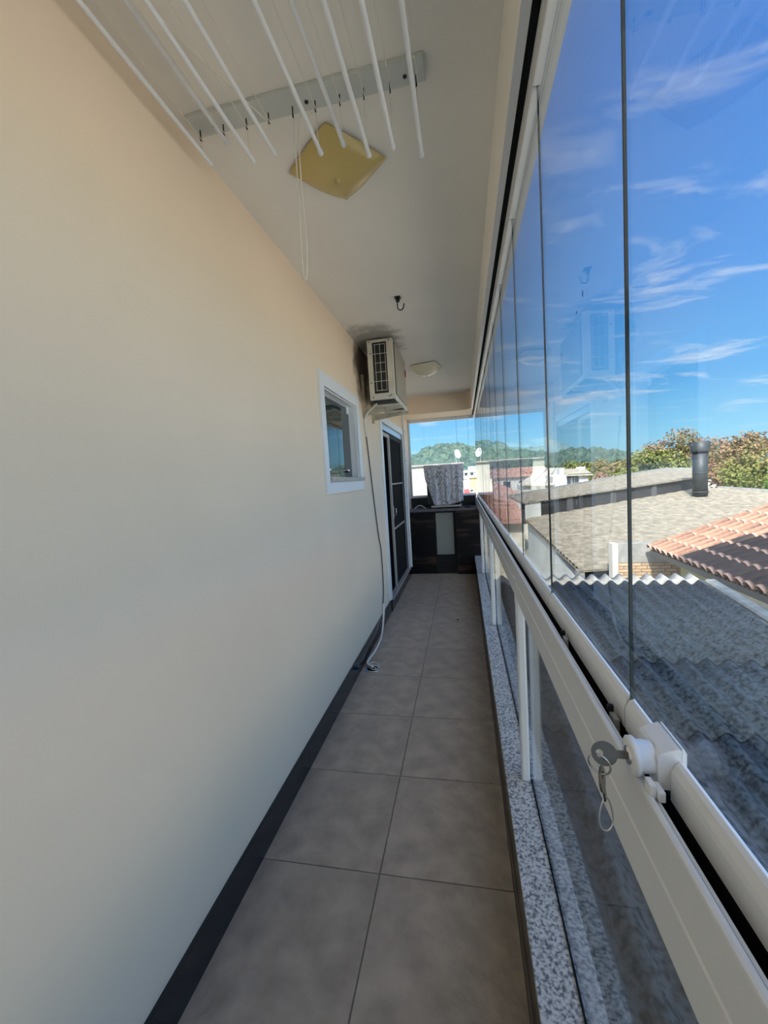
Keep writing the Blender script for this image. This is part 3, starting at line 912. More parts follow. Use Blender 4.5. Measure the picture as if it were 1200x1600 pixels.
def drape():
    nu, nv = 40, 46
    x0, x1 = -0.595, 0.005
    vs_, uv, fs = [], [], []
    for j in range(nv + 1):
        s = j / nv
        for i in range(nu + 1):
            u = i / nu
            x = x0 + (x1 - x0) * u
            # lengths: back drop 0.25, top 0.26, front varies with u
            front = 0.60 + 0.035 * math.sin(u * 2.3) - 0.07 * u * u
            if u < 0.18:
                front -= (0.18 - u) * 2.2
            total = 0.25 + 0.26 + front
            d = s * total
            fold = 0.012 * math.sin(u * 19 + 0.6) + 0.009 * math.sin(u * 41)
            if d < 0.25:
                z = 1.628 - (0.25 - d); y = 6.515 + 0.3 * fold
            elif d < 0.51:
                q = (d - 0.25) / 0.26
                z = 1.632 + 0.004 * math.sin(q * math.pi) + 0.003 * math.sin(u * 13); y = 6.512 - q * 0.268
            else:
                q = d - 0.51
                z = 1.630 - q; y = 6.243 - 0.010 + fold * min(1, q * 4) - 0.02 * q
                x = x + (0.075 * q * (1 - u)) - 0.035 * u * q
            vs_.append((x, y, z)); uv.append((u * 1.0, d))
    for j in range(nv):
        for i in range(nu):
            a = j * (nu + 1) + i
            fs.append((a, a + 1, a + nu + 2, a + nu + 1))
    me = bpy.data.meshes.new('printed_cloth')
    me.from_pydata(vs_, [], fs)
    ul = me.uv_layers.new(name='UVMap')
    for p in me.polygons:
        p.use_smooth = True
        for li in p.loop_indices:
            ul.data[li].uv = uv[me.loops[li].vertex_index]
    me.materials.append(MATS['printed_cloth'])
    o = link('printed_cloth', me)
    md = o.modifiers.new('thick', 'SOLIDIFY'); md.thickness = 0.003; md.offset = 0
    tag(o, 'grey cloth with dark leaf outlines draped over the grill', 'cloth')


drape()

# ================================================================== AIR CONDITIONER
ac = thing('air_conditioner', (-0.633, 3.79, 2.105), 'cream outdoor air conditioner unit on wall brackets near the ceiling', 'air conditioner')
AX0, AX1, AY0, AY1, AZ0, AZ1 = -0.742, -0.527, 3.40, 4.14, 2.135, 2.625
c = MB()
c.box(AX0, AX1, AY0 + 0.012, AY1, AZ0, AZ1, bev=0.008)
c.box(AX0, AX0 + 0.042, AY0, AY0 + 0.013, AZ0, AZ1)
c.box(AX1 - 0.052, AX1, AY0, AY0 + 0.013, AZ0, AZ1)
c.box(AX0 + 0.042, AX1 - 0.052, AY0, AY0 + 0.013, AZ1 - 0.02, AZ1)
c.box(AX0 + 0.042, AX1 - 0.052, AY0, AY0 + 0.013, AZ0, AZ0 + 0.05)
c.build('casing', 'ac_cream', ac)
gx0, gx1, gz0, gz1 = AX0 + 0.042, AX1 - 0.052, AZ0 + 0.05, AZ1 - 0.02
MB().box(gx0, gx1, AY0 + 0.006, AY0 + 0.012, gz0, gz1).build('side_coil', 'ac_dark', ac)
g = MB()
for i in range(3):
    xx = gx0 + 0.022 + (gx1 - gx0 - 0.036) * i / 2
    g.tube([(xx, AY0 + 0.001, gz0 + 0.02), (xx, AY0 + 0.001, gz1 - 0.015)], 0.0022, 6)
for j in range(6):
    z_ = gz0 + 0.025 + (gz1 - gz0 - 0.045) * j / 5
    ex = 0.016 if j in (1, 4) else 0.0
    g.tube([(gx0 + 0.016 - ex, AY0 + 0.001, z_), (gx1 - 0.016 + ex, AY0 + 0.001, z_)], 0.0022, 6)
g.build('wire_guard', 'ac_cream', ac)
fr = MB().box(AX1, AX1 + 0.006, AY0 + 0.05, AY1 - 0.06, AZ0 + 0.04, AZ1 - 0.02).build('front_grille', 'ac_dark', ac)
slat = MB().box(0, 0.0035, -0.008, 0.008, AZ0 + 0.04, AZ1 - 0.02).mesh('slat', 'ac_slat')
for i in range(24):
    o = link('slat', slat, fr); o.location = (AX1 + 0.004, AY0 + 0.07 + 0.6 * i / 23, 0)
    o.matrix_parent_inverse = Matrix()
MB().box(AX1 + 0.006, AX1 + 0.016, AY1 - 0.11, AY1 - 0.07, AZ1 - 0.17, AZ1 - 0.11).build('maker_badge', 'red_mark', ac)
scr = MB().lathe([(0.0, -0.003), (0.005, -0.002), (0.005, 0.002)], (0, 0, 0), 'y', 10).mesh('screw', 'hook_black')
for sx, sz in ((AX0 + 0.02, AZ1 - 0.015), (AX1 - 0.03, AZ1 - 0.012), (AX0 + 0.02, AZ0 + 0.14), (AX0 + 0.026, AZ1 - 0.11), (AX0 + 0.03, AZ0 + 0.02), (AX1 - 0.05, AZ0 + 0.02), (AX1 - 0.032, AZ0 + 0.028)):
    o = link('screw', scr, ac); o.location = (sx, AY0 - 0.001, sz); o.matrix_parent_inverse = Matrix.Translation(-Vector(ac.location))
MB().box(AX0 + 0.01, AX1 - 0.01, AY0 + 0.03, AY1 - 0.03, AZ0 - 0.012, AZ0).build('base_pan', 'ac_dark', ac)
for fy in (3.585, 3.945):
    MB().box(AX0 + 0.02, AX1 + 0.012, fy - 0.024, fy + 0.024, AZ0 - 0.03, AZ0 - 0.012, bev=0.003).build('foot', 'ac_cream', ac)
for i, (by, lab) in enumerate(((3.585, 'rusty cream wall bracket under the near end of the air conditioner'), (3.945, 'rusty cream wall bracket under the far end of the air conditioner'))):
    t = thing('wall_bracket', (WX, by, 2.0), lab, 'bracket', 'air conditioner brackets')
    MB().box(WX, WX + 0.022, by - 0.02, by + 0.02, 2.02, 2.40, bev=0.004).build('wall_plate', 'bracket_paint', t)
    MB().prism([(WX + 0.02, 2.105), (AX1 + 0.035, 2.105), (AX1 + 0.035, 2.085), (WX + 0.02, 2.045)], 'y', by - 0.018, by + 0.018).build('arm', 'bracket_paint', t)
    MB().lathe([(0.0, 2.112), (0.009, 2.112), (0.009, 2.08)], (AX0 + 0.05, by, 0), 'z', 8).build('bolt', 'chrome', t)

# drain hose and cable down the wall to the floor drain
hs = thing('drain_hose', (WX + 0.012, 3.6, 2.1), 'cream drain hose from the air conditioner down to the floor drain', 'hose')


def smooth_path(pts, n=8):
    out = []
    P = [Vector(p) for p in pts]
    for i in range(len(P) - 1):
        p0 = P[max(i - 1, 0)]; p1 = P[i]; p2 = P[i + 1]; p3 = P[min(i + 2, len(P) - 1)]
        for k in range(n):
            t = k / n
            out.append(0.5 * ((2 * p1) + (p2 - p0) * t + (2 * p0 - 5 * p1 + 4 * p2 - p3) * t * t + (3 * p1 - p0 - 3 * p2 + p3) * t ** 3))
    out.append(P[-1])
    return out


hx = WX + 0.014
MB().tube(smooth_path([(AX0 + 0.04, 3.47, AZ0 - 0.022), (AX0 + 0.0, 3.50, AZ0 - 0.04), (hx + 0.02, 3.55, 2.04), (hx, 3.56, 1.97), (hx, 3.60, 1.86)]), 0.0085, 8).build('upper_hose', 'hose_white', hs)
MB().tube(smooth_path([(hx - 0.004, 3.60, 1.86), (hx - 0.004, 3.64, 1.7), (hx - 0.004, 3.777, 1.157), (hx - 0.004, 3.86, 0.9), (hx - 0.004, 3.93, 0.755), (hx - 0.004, 3.93, 0.4), (hx - 0.003, 3.857, 0.217)]), 0.0055, 8).build('cable_run', 'cable_dark', hs)
MB().tube(smooth_path([(hx, 3.86, 0.225), (hx + 0.012, 3.80, 0.17), (hx + 0.02, 3.66, 0.05), (hx + 0.03, 3.52, 0.012)]), 0.010, 8).build('lower_hose', 'hose_white', hs)
MB().tube(smooth_path([(hx + 0.03, 3.52, 0.0105), (hx + 0.035, 3.36, 0.0105), (hx + 0.032, 3.22, 0.0105), (hx + 0.02, 3.08, 0.013), (hx + 0.03, 2.99, 0.02), (hx + 0.075, 2.95, 0.02), (hx + 0.078, 2.945, 0.012)]), 0.0095, 8).build('floor_hose', 'hose_white', hs)
fd = thing('floor_drain', (-0.758, 2.945, 0.0), 'round chrome floor drain with open lid by the baseboard', 'drain')
MB().box(-0.81, -0.706, 2.893, 2.997, 0.0, 0.003).build('plate', 'chrome', fd)
MB().lathe([(0.0, 0.0036), (0.042, 0.0036), (0.042, 0.003)], (-0.758, 2.945, 0), 'z', 24).build('opening', 'dark_gap', fd)
gr = MB().ring((-0.752, 2.965, 0.016), 0.042, 0.004, (0.1, -0.25, 1), 26, 6)
for a in range(3):
    an = math.pi * a / 3
    gr.tube([(-0.752 + 0.04 * math.cos(an), 2.965 + 0.04 * math.sin(an), 0.016), (-0.752 - 0.04 * math.cos(an), 2.965 - 0.04 * math.sin(an), 0.016)], 0.0035, 6)
gr.build('lid', 'chrome', fd)
tag(MB().lathe([(0.0, 0.006), (0.008, 0.005), (0.011, 0.0)], (-0.12, 4.05, 0.0), 'z', 10).build('pebble', 'black_stone'), 'tiny dark pebble on the tiles before the counter', 'pebble')

# ================================================================== CEILING FITTINGS
def ceiling_light(label, cx, cy, rot, m, side=0.27, sag=0.075):
    t = thing('ceiling_light', (cx, cy, CZ), label, 'lamp', 'square glass ceiling lights')
    n = 16
    vs_, fs = [], []
    cr, sr = math.cos(rot), math.sin(rot)
    for layer in (0, 1):
        for j in range(n + 1):
            for i in range(n + 1):
                u, v = i / n * 2 - 1, j / n * 2 - 1
                k = 1 - 0.05 * (1 - abs(u)) * abs(v) - 0.05 * (1 - abs(v)) * abs(u)
                k = 1 + 0.03 * (1 - min(abs(u), abs(v)))
                x, y = u * side / 2 * k, v * side / 2 * k
                z = CZ - 0.010 - sag * ((1 - u * u) * (1 - v * v)) ** 0.55 + layer * 0.003
                vs_.append((cx + x * cr - y * sr, cy + x * sr + y * cr, z))
    N_ = (n + 1) ** 2
    for j in range(n):
        for i in range(n):
            a = j * (n + 1) + i
            fs.append((a, a + 1, a + n + 2, a + n + 1))
            fs.append((N_ + a, N_ + a + n + 1, N_ + a + n + 2, N_ + a + 1))
    MB().add(vs_, fs, smooth=True).build('glass_shade', m, t)
    MB().lathe([(0.0, CZ), (0.06, CZ), (0.06, CZ - 0.012), (0.05, CZ - 0.024), (0.0, CZ - 0.024)], (cx, cy, 0), 'z', 24).build('base_plate', 'white_paint', t)
    MB().lathe([(0.0, CZ - sag - 0.020), (0.009, CZ - sag - 0.018), (0.011, CZ - sag - 0.008)], (cx, cy, 0), 'z', 12).build('finial', m, t)
    return t


ceiling_light('amber square glass ceiling light above the drying rack', -0.408, 1.55, math.radians(-40), 'lamp_amber', 0.262, 0.05)
ceiling_light('cream square glass ceiling light beyond the air conditioner', -0.335, 4.43, math.radians(-12), 'lamp_cream', 0.27, 0.10)

hk = thing('ceiling_hook', (-0.368, 2.72, CZ), 'dark hammock hook screwed into the ceiling', 'hook')
MB().box(-0.388, -0.348, 2.70, 2.74, CZ - 0.008, CZ, bev=0.002).build('plate', 'hook_black', hk)
MB().lathe([(0.0, CZ - 0.03), (0.012, CZ - 0.03), (0.014, CZ - 0.02), (0.010, CZ - 0.008)], (-0.368, 2.72, 0), 'z', 12).build('collar', 'hook_black', hk)
hp = [(-0.372, 2.72, CZ - 0.03), (-0.372, 2.72, CZ - 0.06)]
hp += [(-0.352 - 0.02 * math.cos(a), 2.72, CZ - 0.062 - 0.022 * math.sin(a)) for a in [math.pi * k / 9 for k in range(1, 9)]]
hp += [(-0.328, 2.72, CZ - 0.045)]
MB().tube(hp, 0.004, 8).build('hook', 'hook_black', hk)

# clothes drying rack
rk = thing('drying_rack', (-0.43, 0.7, CZ), 'white ceiling drying rack of hanging rods and cords', 'rack')
HX = [-0.789, -0.706, -0.625, -0.549, -0.468, -0.394, -0.316, -0.241, -0.161, -0.083]
RZ = [2.560, 2.585, 2.522, 2.527, None, 2.498, 2.497, 2.461, 2.440, 2.464]
RYE = [1.33, 1.30, 1.312, 1.31, None, 1.31, 1.297, 1.311, 1.275, 1.36]
for yb in (0.12, 1.272):
    MB().box(-0.812, -0.058, yb - 0.040, yb + 0.036, CZ - 0.014, CZ, bev=0.002).build('mounting_board', 'rack_board', rk)
for sx in (-0.735, -0.42, -0.115):
    MB().lathe([(0.0, CZ - 0.0165), (0.006, CZ - 0.0165), (0.006, CZ - 0.013)], (sx, 1.277, 0), 'z', 10).build('screw', 'hook_black', rk)
for i, x in enumerate(HX):
    for yb, front in ((1.281, 1), (0.111, -1)):
        h = MB()
        h.tube([(x, yb, CZ - 0.012), (x, yb, CZ - 0.034)], 0.0022, 6)
        h.ring((x, yb, CZ - 0.040), 0.006, 0.0018, (1, 0.2, 0), 12, 5)
        h.build('eye_hook', 'hook_black', rk)
    if RZ[i] is None:
        continue
    rz, ye = RZ[i], RYE[i]
    MB().tube([(x, 0.06, rz), (x, ye - 0.012, rz), (x, ye, rz)], [0.0062, 0.0062, 0.0056], 10).lathe([(0.0, 0.014), (0.0078, 0.013), (0.008, 0.0), (0.0068, -0.004)], (x, ye - 0.012, rz), 'y', 12).build('rod', 'rack_white', rk)
    c = MB()
    c.tube([(x, 1.281, CZ - 0.044), (x, min(ye - 0.02, 1.29), rz + 0.007)], 0.0013, 5)
    c.tube([(x + 0.004, 0.111, CZ - 0.044), (x + 0.004, 1.281, CZ - 0.044)], 0.0013, 5)
    c.build('cord', 'cord_white', rk)
lp = MB()
lp.tube(smooth_path([(-0.468, 1.281, CZ - 0.044), (-0.470, 1.285, 2.42), (-0.474, 1.288, 2.26), (-0.476, 1.29, 2.145), (-0.470, 1.29, 2.115), (-0.462, 1.29, 2.145), (-0.456, 1.288, 2.25), (-0.458, 1.285, 2.45), (-0.449, 1.282, CZ - 0.06), (-0.42, 1.281, CZ - 0.05), (-0.394, 1.281, CZ - 0.044)]), 0.0017, 6)
lp.build('pull_cord', 'cord_white', rk)
MB().tube(smooth_path([(-0.549, 1.281, CZ - 0.044), (-0.60, 1.12, CZ - 0.052), (-0.622, 1.02, CZ - 0.075), (-0.64, 0.84, CZ - 0.10), (-0.66, 0.5, CZ - 0.11), (-0.64, 0.12, CZ - 0.05)]), 0.0017, 6).build('slack_cord', 'cord_white', rk)

# ================================================================== OUTSIDE, NEAR ROOFS
GROUND = -5.0
struct(MB().box(-900, 900, -300, 1400, GROUND - 1, GROUND).build('ground', 'town_ground'), 'town ground around the building')
struct(MB().box(0.25, 60, -40, 22, GROUND, GROUND + 0.05).build('ground_bounce', 'bounce_ground'), 'pale ground slab added to bounce sunlight up into the balcony')
# the building itself below the balcony
struct(MB().box(-7, 0.25, YB - 0.2, 6.7, GROUND, -0.22).build('wall_facade', 'cream_render'), 'lower storeys of the building under the balcony')
# the rear wing of the block, behind the photographer, that shades the near roofs
struct(MB().box(-8.0, 0.1, -12, -6.0, GROUND, 11.42).box(0.1, 3.2, -12, -6.0, GROUND, 14.1).build('wall_rear', 'white_render'), 'taller rear wing of the building behind the photographer')

# corrugated fibre cement roof beside the balcony
COR = thing('corrugated_roof', (1.7, 2.5, -0.5), 'shaded grey corrugated fibre cement roof below the balcony glass', 'roof')
SL = 0.12


def corr_z(y):
    return -0.13 + SL * (y - 5.3)


def corr_sheet(x0, n, y0, y1, lift, m='fibre_cement', pitch=0.167, amp=0.031, thick=0.008, sub=8):
    vs_, fs = [], []
    cols = n * sub
    for layer in (0, 1):
        for y in (y0, y1):
            for i in range(cols + 1):
                x = x0 + pitch * i / sub
                vs_.append((x, y, corr_z(y) + lift + amp * math.cos(2 * math.pi * (x - x0) / pitch) - layer * thick))
    c1 = cols + 1
    for i in range(cols):
        fs.append((i, i + 1, c1 + i + 1, c1 + i))
        fs.append((2 * c1 + i, 3 * c1 + i, 3 * c1 + i + 1, 2 * c1 + i + 1))
        fs.append((i, 2 * c1 + i, 2 * c1 + i + 1, i + 1))
        fs.append((c1 + i, c1 + i + 1, 3 * c1 + i + 1, 3 * c1 + i))
    fs.append((0, c1, 3 * c1, 2 * c1))
    fs.append((cols, 2 * c1 + cols, 3 * c1 + cols, c1 + cols))
    mb = MB().add(vs_, fs, smooth=False)
    for i in range(cols):
        mb.sm[i * 4] = True
    return mb.build('roof_sheet', m, COR)


rows = [(5.56, 5.78), (3.80, 5.66), (2.92, 3.95), (1.05, 3.07), (-0.85, 1.20)]
for r, (ya, yb) in enumerate(rows):
    for c_ in range(3):
        xx = 0.300 + c_ * 0.835
        corr_sheet(xx, 5, ya, yb, 0.013 * (len(rows) - r) + 0.004 * (c_ % 2), 'sunlit_cement' if r == 0 else 'fibre_cement')
MB().box(0.30, 2.80, -0.9, 5.60, -1.9, -1.25).build('support_wall', 'cream_render', COR)
# dark stained valley strip and pale coping along the right edge
vl = thing('valley_strip', (2.88, 2.5, -0.4), 'dark stained cement valley with white lime marks beside the corrugated roof', 'strip')
MB().prism([(2.815, -0.165), (2.84, -0.125), (2.88, -0.105), (2.92, -0.125), (2.955, -0.15), (2.955, -0.21), (2.815, -0.21)], 'y', -0.8, 5.60).build('bed', 'mossy_cement', vl)
cpg = thing('wall_coping', (3.02, 2.5, -0.3), 'pale grey coping between the corrugated roof and the tiled house', 'coping')
MB().prism([(2.957, -0.20), (2.957, -0.125), (2.98, -0.105), (3.07, -0.105), (3.085, -0.12), (3.085, -0.20)], 'y', -0.8, 5.74).build('cap', 'grey_coping', cpg)
MB().box(2.97, 3.07, -0.8, 5.70, GROUND, -1.0).build('wall', 'cream_render', cpg)
for o_ in list(vl.children) + list(cpg.children):
    pass
# tilt both with the roof
for t in (vl, cpg):
    t.rotation_euler = (0, 0, 0)
for me_o in [c_ for t in (vl, cpg) for c_ in t.children if c_.name.startswith(('bed', 'cap'))]:
    for v in me_o.data.vertices:
        v.co.z += SL * (v.co.y - 5.3)

# ------------------------------------------------------------------ tiled house
TE_X, TE_Z, TS = 3.95, -0.40, 0.35
TY0, TY1 = 3.9, 9.72
th_ = thing('tiled_house', (6.0, 6.8, GROUND), 'house with orange barrel tile roof, half shaded, at the right', 'house')
MB().box(5.0, 9.0, 3.9, 9.45, GROUND, -0.35).build('wall', 'cream_render', th_)
rf = MB().prism([(TE_X + 0.05, TE_Z - 0.05), (7.6, TE_Z - 0.05 + TS * 3.65), (7.6, TE_Z - 0.12 + TS * 3.65), (TE_X + 0.05, TE_Z - 0.12)], 'y', TY0, TY1).build('roof', 'fascia', th_)
box_piece('fascia_board', 'fascia', th_, TE_X - 0.0, TE_X + 0.04, TY0, TY1 - 0.02, -0.53, TE_Z - 0.03)
gt = MB()
gp = [(3.80 + 0.085 * math.cos(a), -0.56 + 0.10 * math.sin(a)) for a in [math.pi + math.pi * k / 10 for k in range(11)]]
gp += [(3.80 + 0.078 * math.cos(a), -0.56 + 0.09 * math.sin(a)) for a in [2 * math.pi - math.pi * k / 10 for k in range(11)]]
gt.prism(gp, 'y', TY0, 7.9)
gt.build('gutter', 'gutter_grey', th_)
# barrel tiles: cover tiles one by one, channel tiles joined
PT, EXP, LEN = 0.222, 0.40, 0.46


def barrel(w0, w1, ln, up=True, seg=7):
    vs_, fs = [], []
    for e, wd in ((0, w0), (1, w1)):
        for th2 in (0, 0.012):
            for k in range(seg + 1):
                a = math.pi * k / seg
                r = wd / 2 - th2
                vs_.append((e * ln, r * math.cos(a), (r * math.sin(a) * 1.05) * (1 if up else -1)))
    s1 = seg + 1
    for k in range(seg):
        fs.append((k, k + 1, 2 * s1 + k + 1, 2 * s1 + k))
        fs.append((s1 + k, 3 * s1 + k, 3 * s1 + k + 1, s1 + k + 1))
        fs.append((k, s1 + k, s1 + k + 1, k + 1))
    return MB().add(vs_, fs, smooth=False)


bm_ = barrel(0.19, 0.155, LEN).mesh('barrel_tile', 'terracotta')
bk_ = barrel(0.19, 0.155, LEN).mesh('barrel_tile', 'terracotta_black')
slope = math.atan(TS)
ncol = int((TY1 - TY0 - 0.1) / PT)
chan = MB()
for j in range(ncol + 1):
    yc = TY1 - 0.09 - j * PT
    for i in range(8):
        s = i * EXP
        jit = random.uniform(-0.008, 0.008)
        if j * 8 + i < 300 and i < 9:
            black = yc < 8.42 - 0.55 * max(0.0, s - 0.75) + random.uniform(-0.08, 0.08)  # dark tile copies follow the roof's shadow edge: algae and shade in colour
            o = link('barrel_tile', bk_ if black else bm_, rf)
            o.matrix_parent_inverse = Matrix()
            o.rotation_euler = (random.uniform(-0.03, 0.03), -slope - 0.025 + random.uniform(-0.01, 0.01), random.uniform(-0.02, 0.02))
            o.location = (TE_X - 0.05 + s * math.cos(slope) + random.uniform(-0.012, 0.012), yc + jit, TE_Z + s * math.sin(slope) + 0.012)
        # channel tile between
        b_ = barrel(0.15, 0.17, LEN, False, 4)
        M = Matrix.Translation((TE_X - 0.02 + s * math.cos(slope), yc - PT / 2, TE_Z + s * math.sin(slope) + 0.012)) @ Matrix.Rotation(-slope - 0.02, 4, 'Y')
        chan.add([M @ Vector(v) for v in b_.v], b_.f)
ch = chan.build('channel_tiles', 'terracotta_old', rf)
ch['kind'] = 'stuff'
# roof objects' children keep world coordinates
# ------------------------------------------------------------------ brick wall
bw = thing('brick_wall', (3.9, 9.9, GROUND), 'buff brick wall with grey lintel and white edge post', 'wall')
BX0, BX1, BY = 3.36, 4.616, 9.9
core = MB().box(BX0, BX1, BY + 0.015, BY + 0.20, GROUND, -0.748).build('core', 'mortar', bw)
brk = MB().box(-0.112, 0.112, -0.02, 0.012, -0.0295, 0.0295, bev=0.003).mesh('brick', 'brick_buff')
zrow = 0.071
for r in range(13):
    z_ = -0.792 - r * zrow
    off = 0.0 if r % 2 == 0 else -0.12
    for k in range(7):
        xc = BX0 + 0.12 + off + k * 0.24
        xl, xr = max(xc - 0.113, BX0 + 0.003), min(xc + 0.113, BX1 - 0.002)
        if xr - xl < 0.03:
            continue
        o = link('brick', brk, core)
        o.matrix_parent_inverse = Matrix()
        o.scale = ((xr - xl) / 0.224, 1, 1)
        o.location = ((xl + xr) / 2, BY + 0.015 + random.uniform(-0.004, 0.003), z_)
MB().box(BX0, BX1, BY - 0.005, BY + 0.20, -0.748, -0.325).build('lintel', 'lintel', bw)
MB().box(BX0 - 0.115, BX0, BY - 0.02, BY + 0.24, GROUND, -0.31, bev=0.004).build('edge_post', 'cream_render', bw)
yw = MB().box(BX1 + 0.01, 5.2, BY, BY + 0.2, GROUND, -0.50).build('garden_wall', 'yellow_render')
tag(yw, 'sunlit pale yellow wall stub under the tiled eave', 'wall')

# ------------------------------------------------------------------ big gravel coloured roof (B) with gable wall
def plane_z(x, y):
    return -1.05 + 0.1 * (y - 10)


B_ = thing('warehouse', (6.0, 14.0, GROUND), 'long low building with wide pale ribbed roof and dark clerestory', 'building')
# roof outline in plan
pl = [(2.66, 10.40), (5.6, 10.95), (9.5, 12.3), (15.5, 15.5), (13.2, 19.2), (11.65, 21.6), (10.8, 21.7), (2.26, 16.46)]


def inside(px, py):
    r = False
    n = len(pl)
    for i in range(n):
        x1, y1 = pl[i]; x2, y2 = pl[(i + 1) % n]
        if (y1 > py) != (y2 > py) and px < (x2 - x1) * (py - y1) / (y2 - y1) + x1:
            r = not r
    return r


# ribs run along the direction of the front edge; built as rows of strips clipped to the outline
rib = MB()
dv = Vector((2.94, 0.55)).normalized()
nv_ = Vector((-dv.y, dv.x))
o0 = Vector(pl[0])


def clip_line(t):
    """interval of the outline on the line o0 + nv*t along dv"""
    hits = []
    n = len(pl)
    for i in range(n):
        a = Vector(pl[i]); b2 = Vector(pl[(i + 1) % n])
        da, db = (a - o0).dot(nv_) - t, (b2 - o0).dot(nv_) - t
        if (da > 0) != (db > 0):
            q = da / (da - db)
            p = a + (b2 - a) * q
            hits.append((p - o0).dot(dv))
    hits.sort()
    return (hits[0], hits[-1]) if len(hits) >= 2 else None


tmax = max((Vector(p) - o0).dot(nv_) for p in pl)
tmin = min((Vector(p) - o0).dot(nv_) for p in pl)
PER = 0.26
ts = []
k = 0
while tmin + k * PER < tmax:
    for q_, h_ in ((0.0, -0.035), (0.10, 0.02), (0.45, 0.035), (0.80, 0.02), (0.90, -0.035)):
        ts.append((tmin + 0.002 + PER * (k + q_), h_, q_ == 0.0))
    k += 1
prev = None
for t, h, valley in ts:
    iv = clip_line(t)
    if iv is None:
        prev = None
        continue
    cur = []
    for s in (iv[0], iv[0] + (iv[1] - iv[0]) * 0.33, iv[0] + (iv[1] - iv[0]) * 0.66, iv[1]):
        p = o0 + dv * s + nv_ * t
        cur.append((p.x, p.y, plane_z(p.x, p.y) + h))
    if prev:
        rib.add(prev + cur, [(i, i + 1, 5 + i, 4 + i) for i in range(3)], 1 if valley else 0)
    prev = cur
ro = rib.build('ribbed_roof', ['gravel_roof', 'valley_shade_dirt'], B_)
ro['kind'] = 'stuff'
# slab under the ribs
MB().add([(x, y, plane_z(x, y) - 0.05) for x, y in pl] + [(x, y, plane_z(x, y) - 0.075) for x, y in pl],
         [tuple(range(len(pl))), tuple(range(2 * len(pl) - 1, len(pl) - 1, -1))] + [(i, (i + 1) % len(pl), len(pl) + (i + 1) % len(pl), len(pl) + i) for i in range(len(pl))]).build('roof_deck', 'gravel_roof', B_)


def wall_quad(mb, p, q, z0p, z0q, z1p, z1q, th=0.12):
    p, q = Vector(p), Vector(q)
    d = (q - p).normalized(); n = Vector((-d.y, d.x)) * th
    vs_ = [(p.x, p.y, z0p), (q.x, q.y, z0q), (q.x + n.x, q.y + n.y, z0q), (p.x + n.x, p.y + n.y, z0p),
           (p.x, p.y, z1p), (q.x, q.y, z1q), (q.x + n.x, q.y + n.y, z1q), (p.x + n.x, p.y + n.y, z1p)]
    mb.add(vs_, [(0, 3, 2, 1), (4, 5, 6, 7), (0, 1, 5, 4), (1, 2, 6, 5), (2, 3, 7, 6), (3, 0, 4, 7)])


gw = MB()
wall_quad(gw, (2.36, 16.3), (2.58, 12.6), GROUND, GROUND, plane_z(0, 16.3) - 0.16, plane_z(0, 12.6) - 0.16, 0.2)
gw.build('gable_wall', 'gable_render', B_)
gw = MB()
wall_quad(gw, (2.585, 12.6), (2.70, 10.6), GROUND, GROUND, plane_z(0, 12.6) - 0.22, plane_z(0, 10.6) - 0.36, 0.2)
gw.build('gable_wall', 'gable_render', B_)
fw = MB()
wall_quad(fw, (2.75, 10.65), (5.6, 11.2), GROUND, GROUND, -1.2, -1.15, 0.2)
fw.build('front_wall', 'clerestory', B_)
wall_quad_b = MB()
wall_quad(wall_quad_b, (2.62, 10.42), (2.80, 10.44), -1.4, -1.4, -1.02, -1.02, 0.12)
wall_quad_b.build('eave_block', 'grey_coping', B_)
# clerestory wall and upper roof
cw = MB()
P0, P1 = (2.30, 16.46), (10.80, 21.70)
wall_quad(cw, P0, P1, -0.6, -0.1, 0.22, 0.66, 0.15)
cl = cw.build('clerestory_wall', 'clerestory', B_)
D = (Vector(P1) - Vector(P0))
for f_, wd in ((0.0, 0.075), (0.21, 0.03), (0.45, 0.03), (0.70, 0.03)):
    a = Vector(P0) + D * f_; b2 = Vector(P0) + D * (f_ + wd)
    nrm = Vector((D.y, -D.x)).normalized() * 0.035
    q = MB()
    wall_quad(q, a + nrm, b2 + nrm, -0.55 + 0.5 * f_, -0.55 + 0.5 * (f_ + wd), 0.21 + 0.44 * f_, 0.21 + 0.44 * (f_ + wd), 0.05)
    q.build('pilaster', 'gable_render' if f_ == 0 else 'pilaster', cl)
up = [(2.16, 16.28, 0.26), (10.78, 21.52, 0.70), (12.05, 24.0, 1.02), (10.9, 24.9, 1.11), (8.52, 23.18, 0.94), (1.90, 18.0, 0.42)]
n6 = len(up)
MB().add([(x, y, z) for x, y, z in up] + [(x, y, z - 0.07) for x, y, z in up], [tuple(range(n6)), tuple(range(2 * n6 - 1, n6 - 1, -1))] + [(i, (i + 1) % n6, n6 + (i + 1) % n6, n6 + i) for i in range(n6)]).build('upper_roof', 'gravel_roof', B_)
ed = MB()
for a, b2 in ((5, 4), (4, 3), (3, 2)):
    wall_quad(ed, up[a][:2], up[b2][:2], up[a][2] - 0.05, up[b2][2] - 0.05, up[a][2] + 0.06, up[b2][2] + 0.06, 0.12)
ed.build('roof_curb', 'grey_coping', B_)
bc = MB()
wall_quad(bc, (11.65, 21.6), (15.5, 15.5), -0.3, -0.9, 0.19, -0.42, 0.25)
bc.build('rear_parapet', 'grey_coping', B_)
chm = thing('chimney', (9.87, 19.5, -0.2), 'tall black pipe chimney with wide cowl on the pale roof', 'chimney')
MB().lathe([(0.0, -0.04), (0.27, -0.04), (0.27, 1.95), (0.0, 1.95)], (9.87, 19.5, 0), 'z', 24).build('flue', 'chimney_black', chm)
MB().lathe([(0.26, 1.80), (0.335, 1.80), (0.345, 1.86), (0.345, 2.24), (0.29, 2.25), (0.29, 2.0), (0.26, 1.95)], (9.87, 19.5, 0), 'z', 24).build('cowl', 'chimney_black', chm)
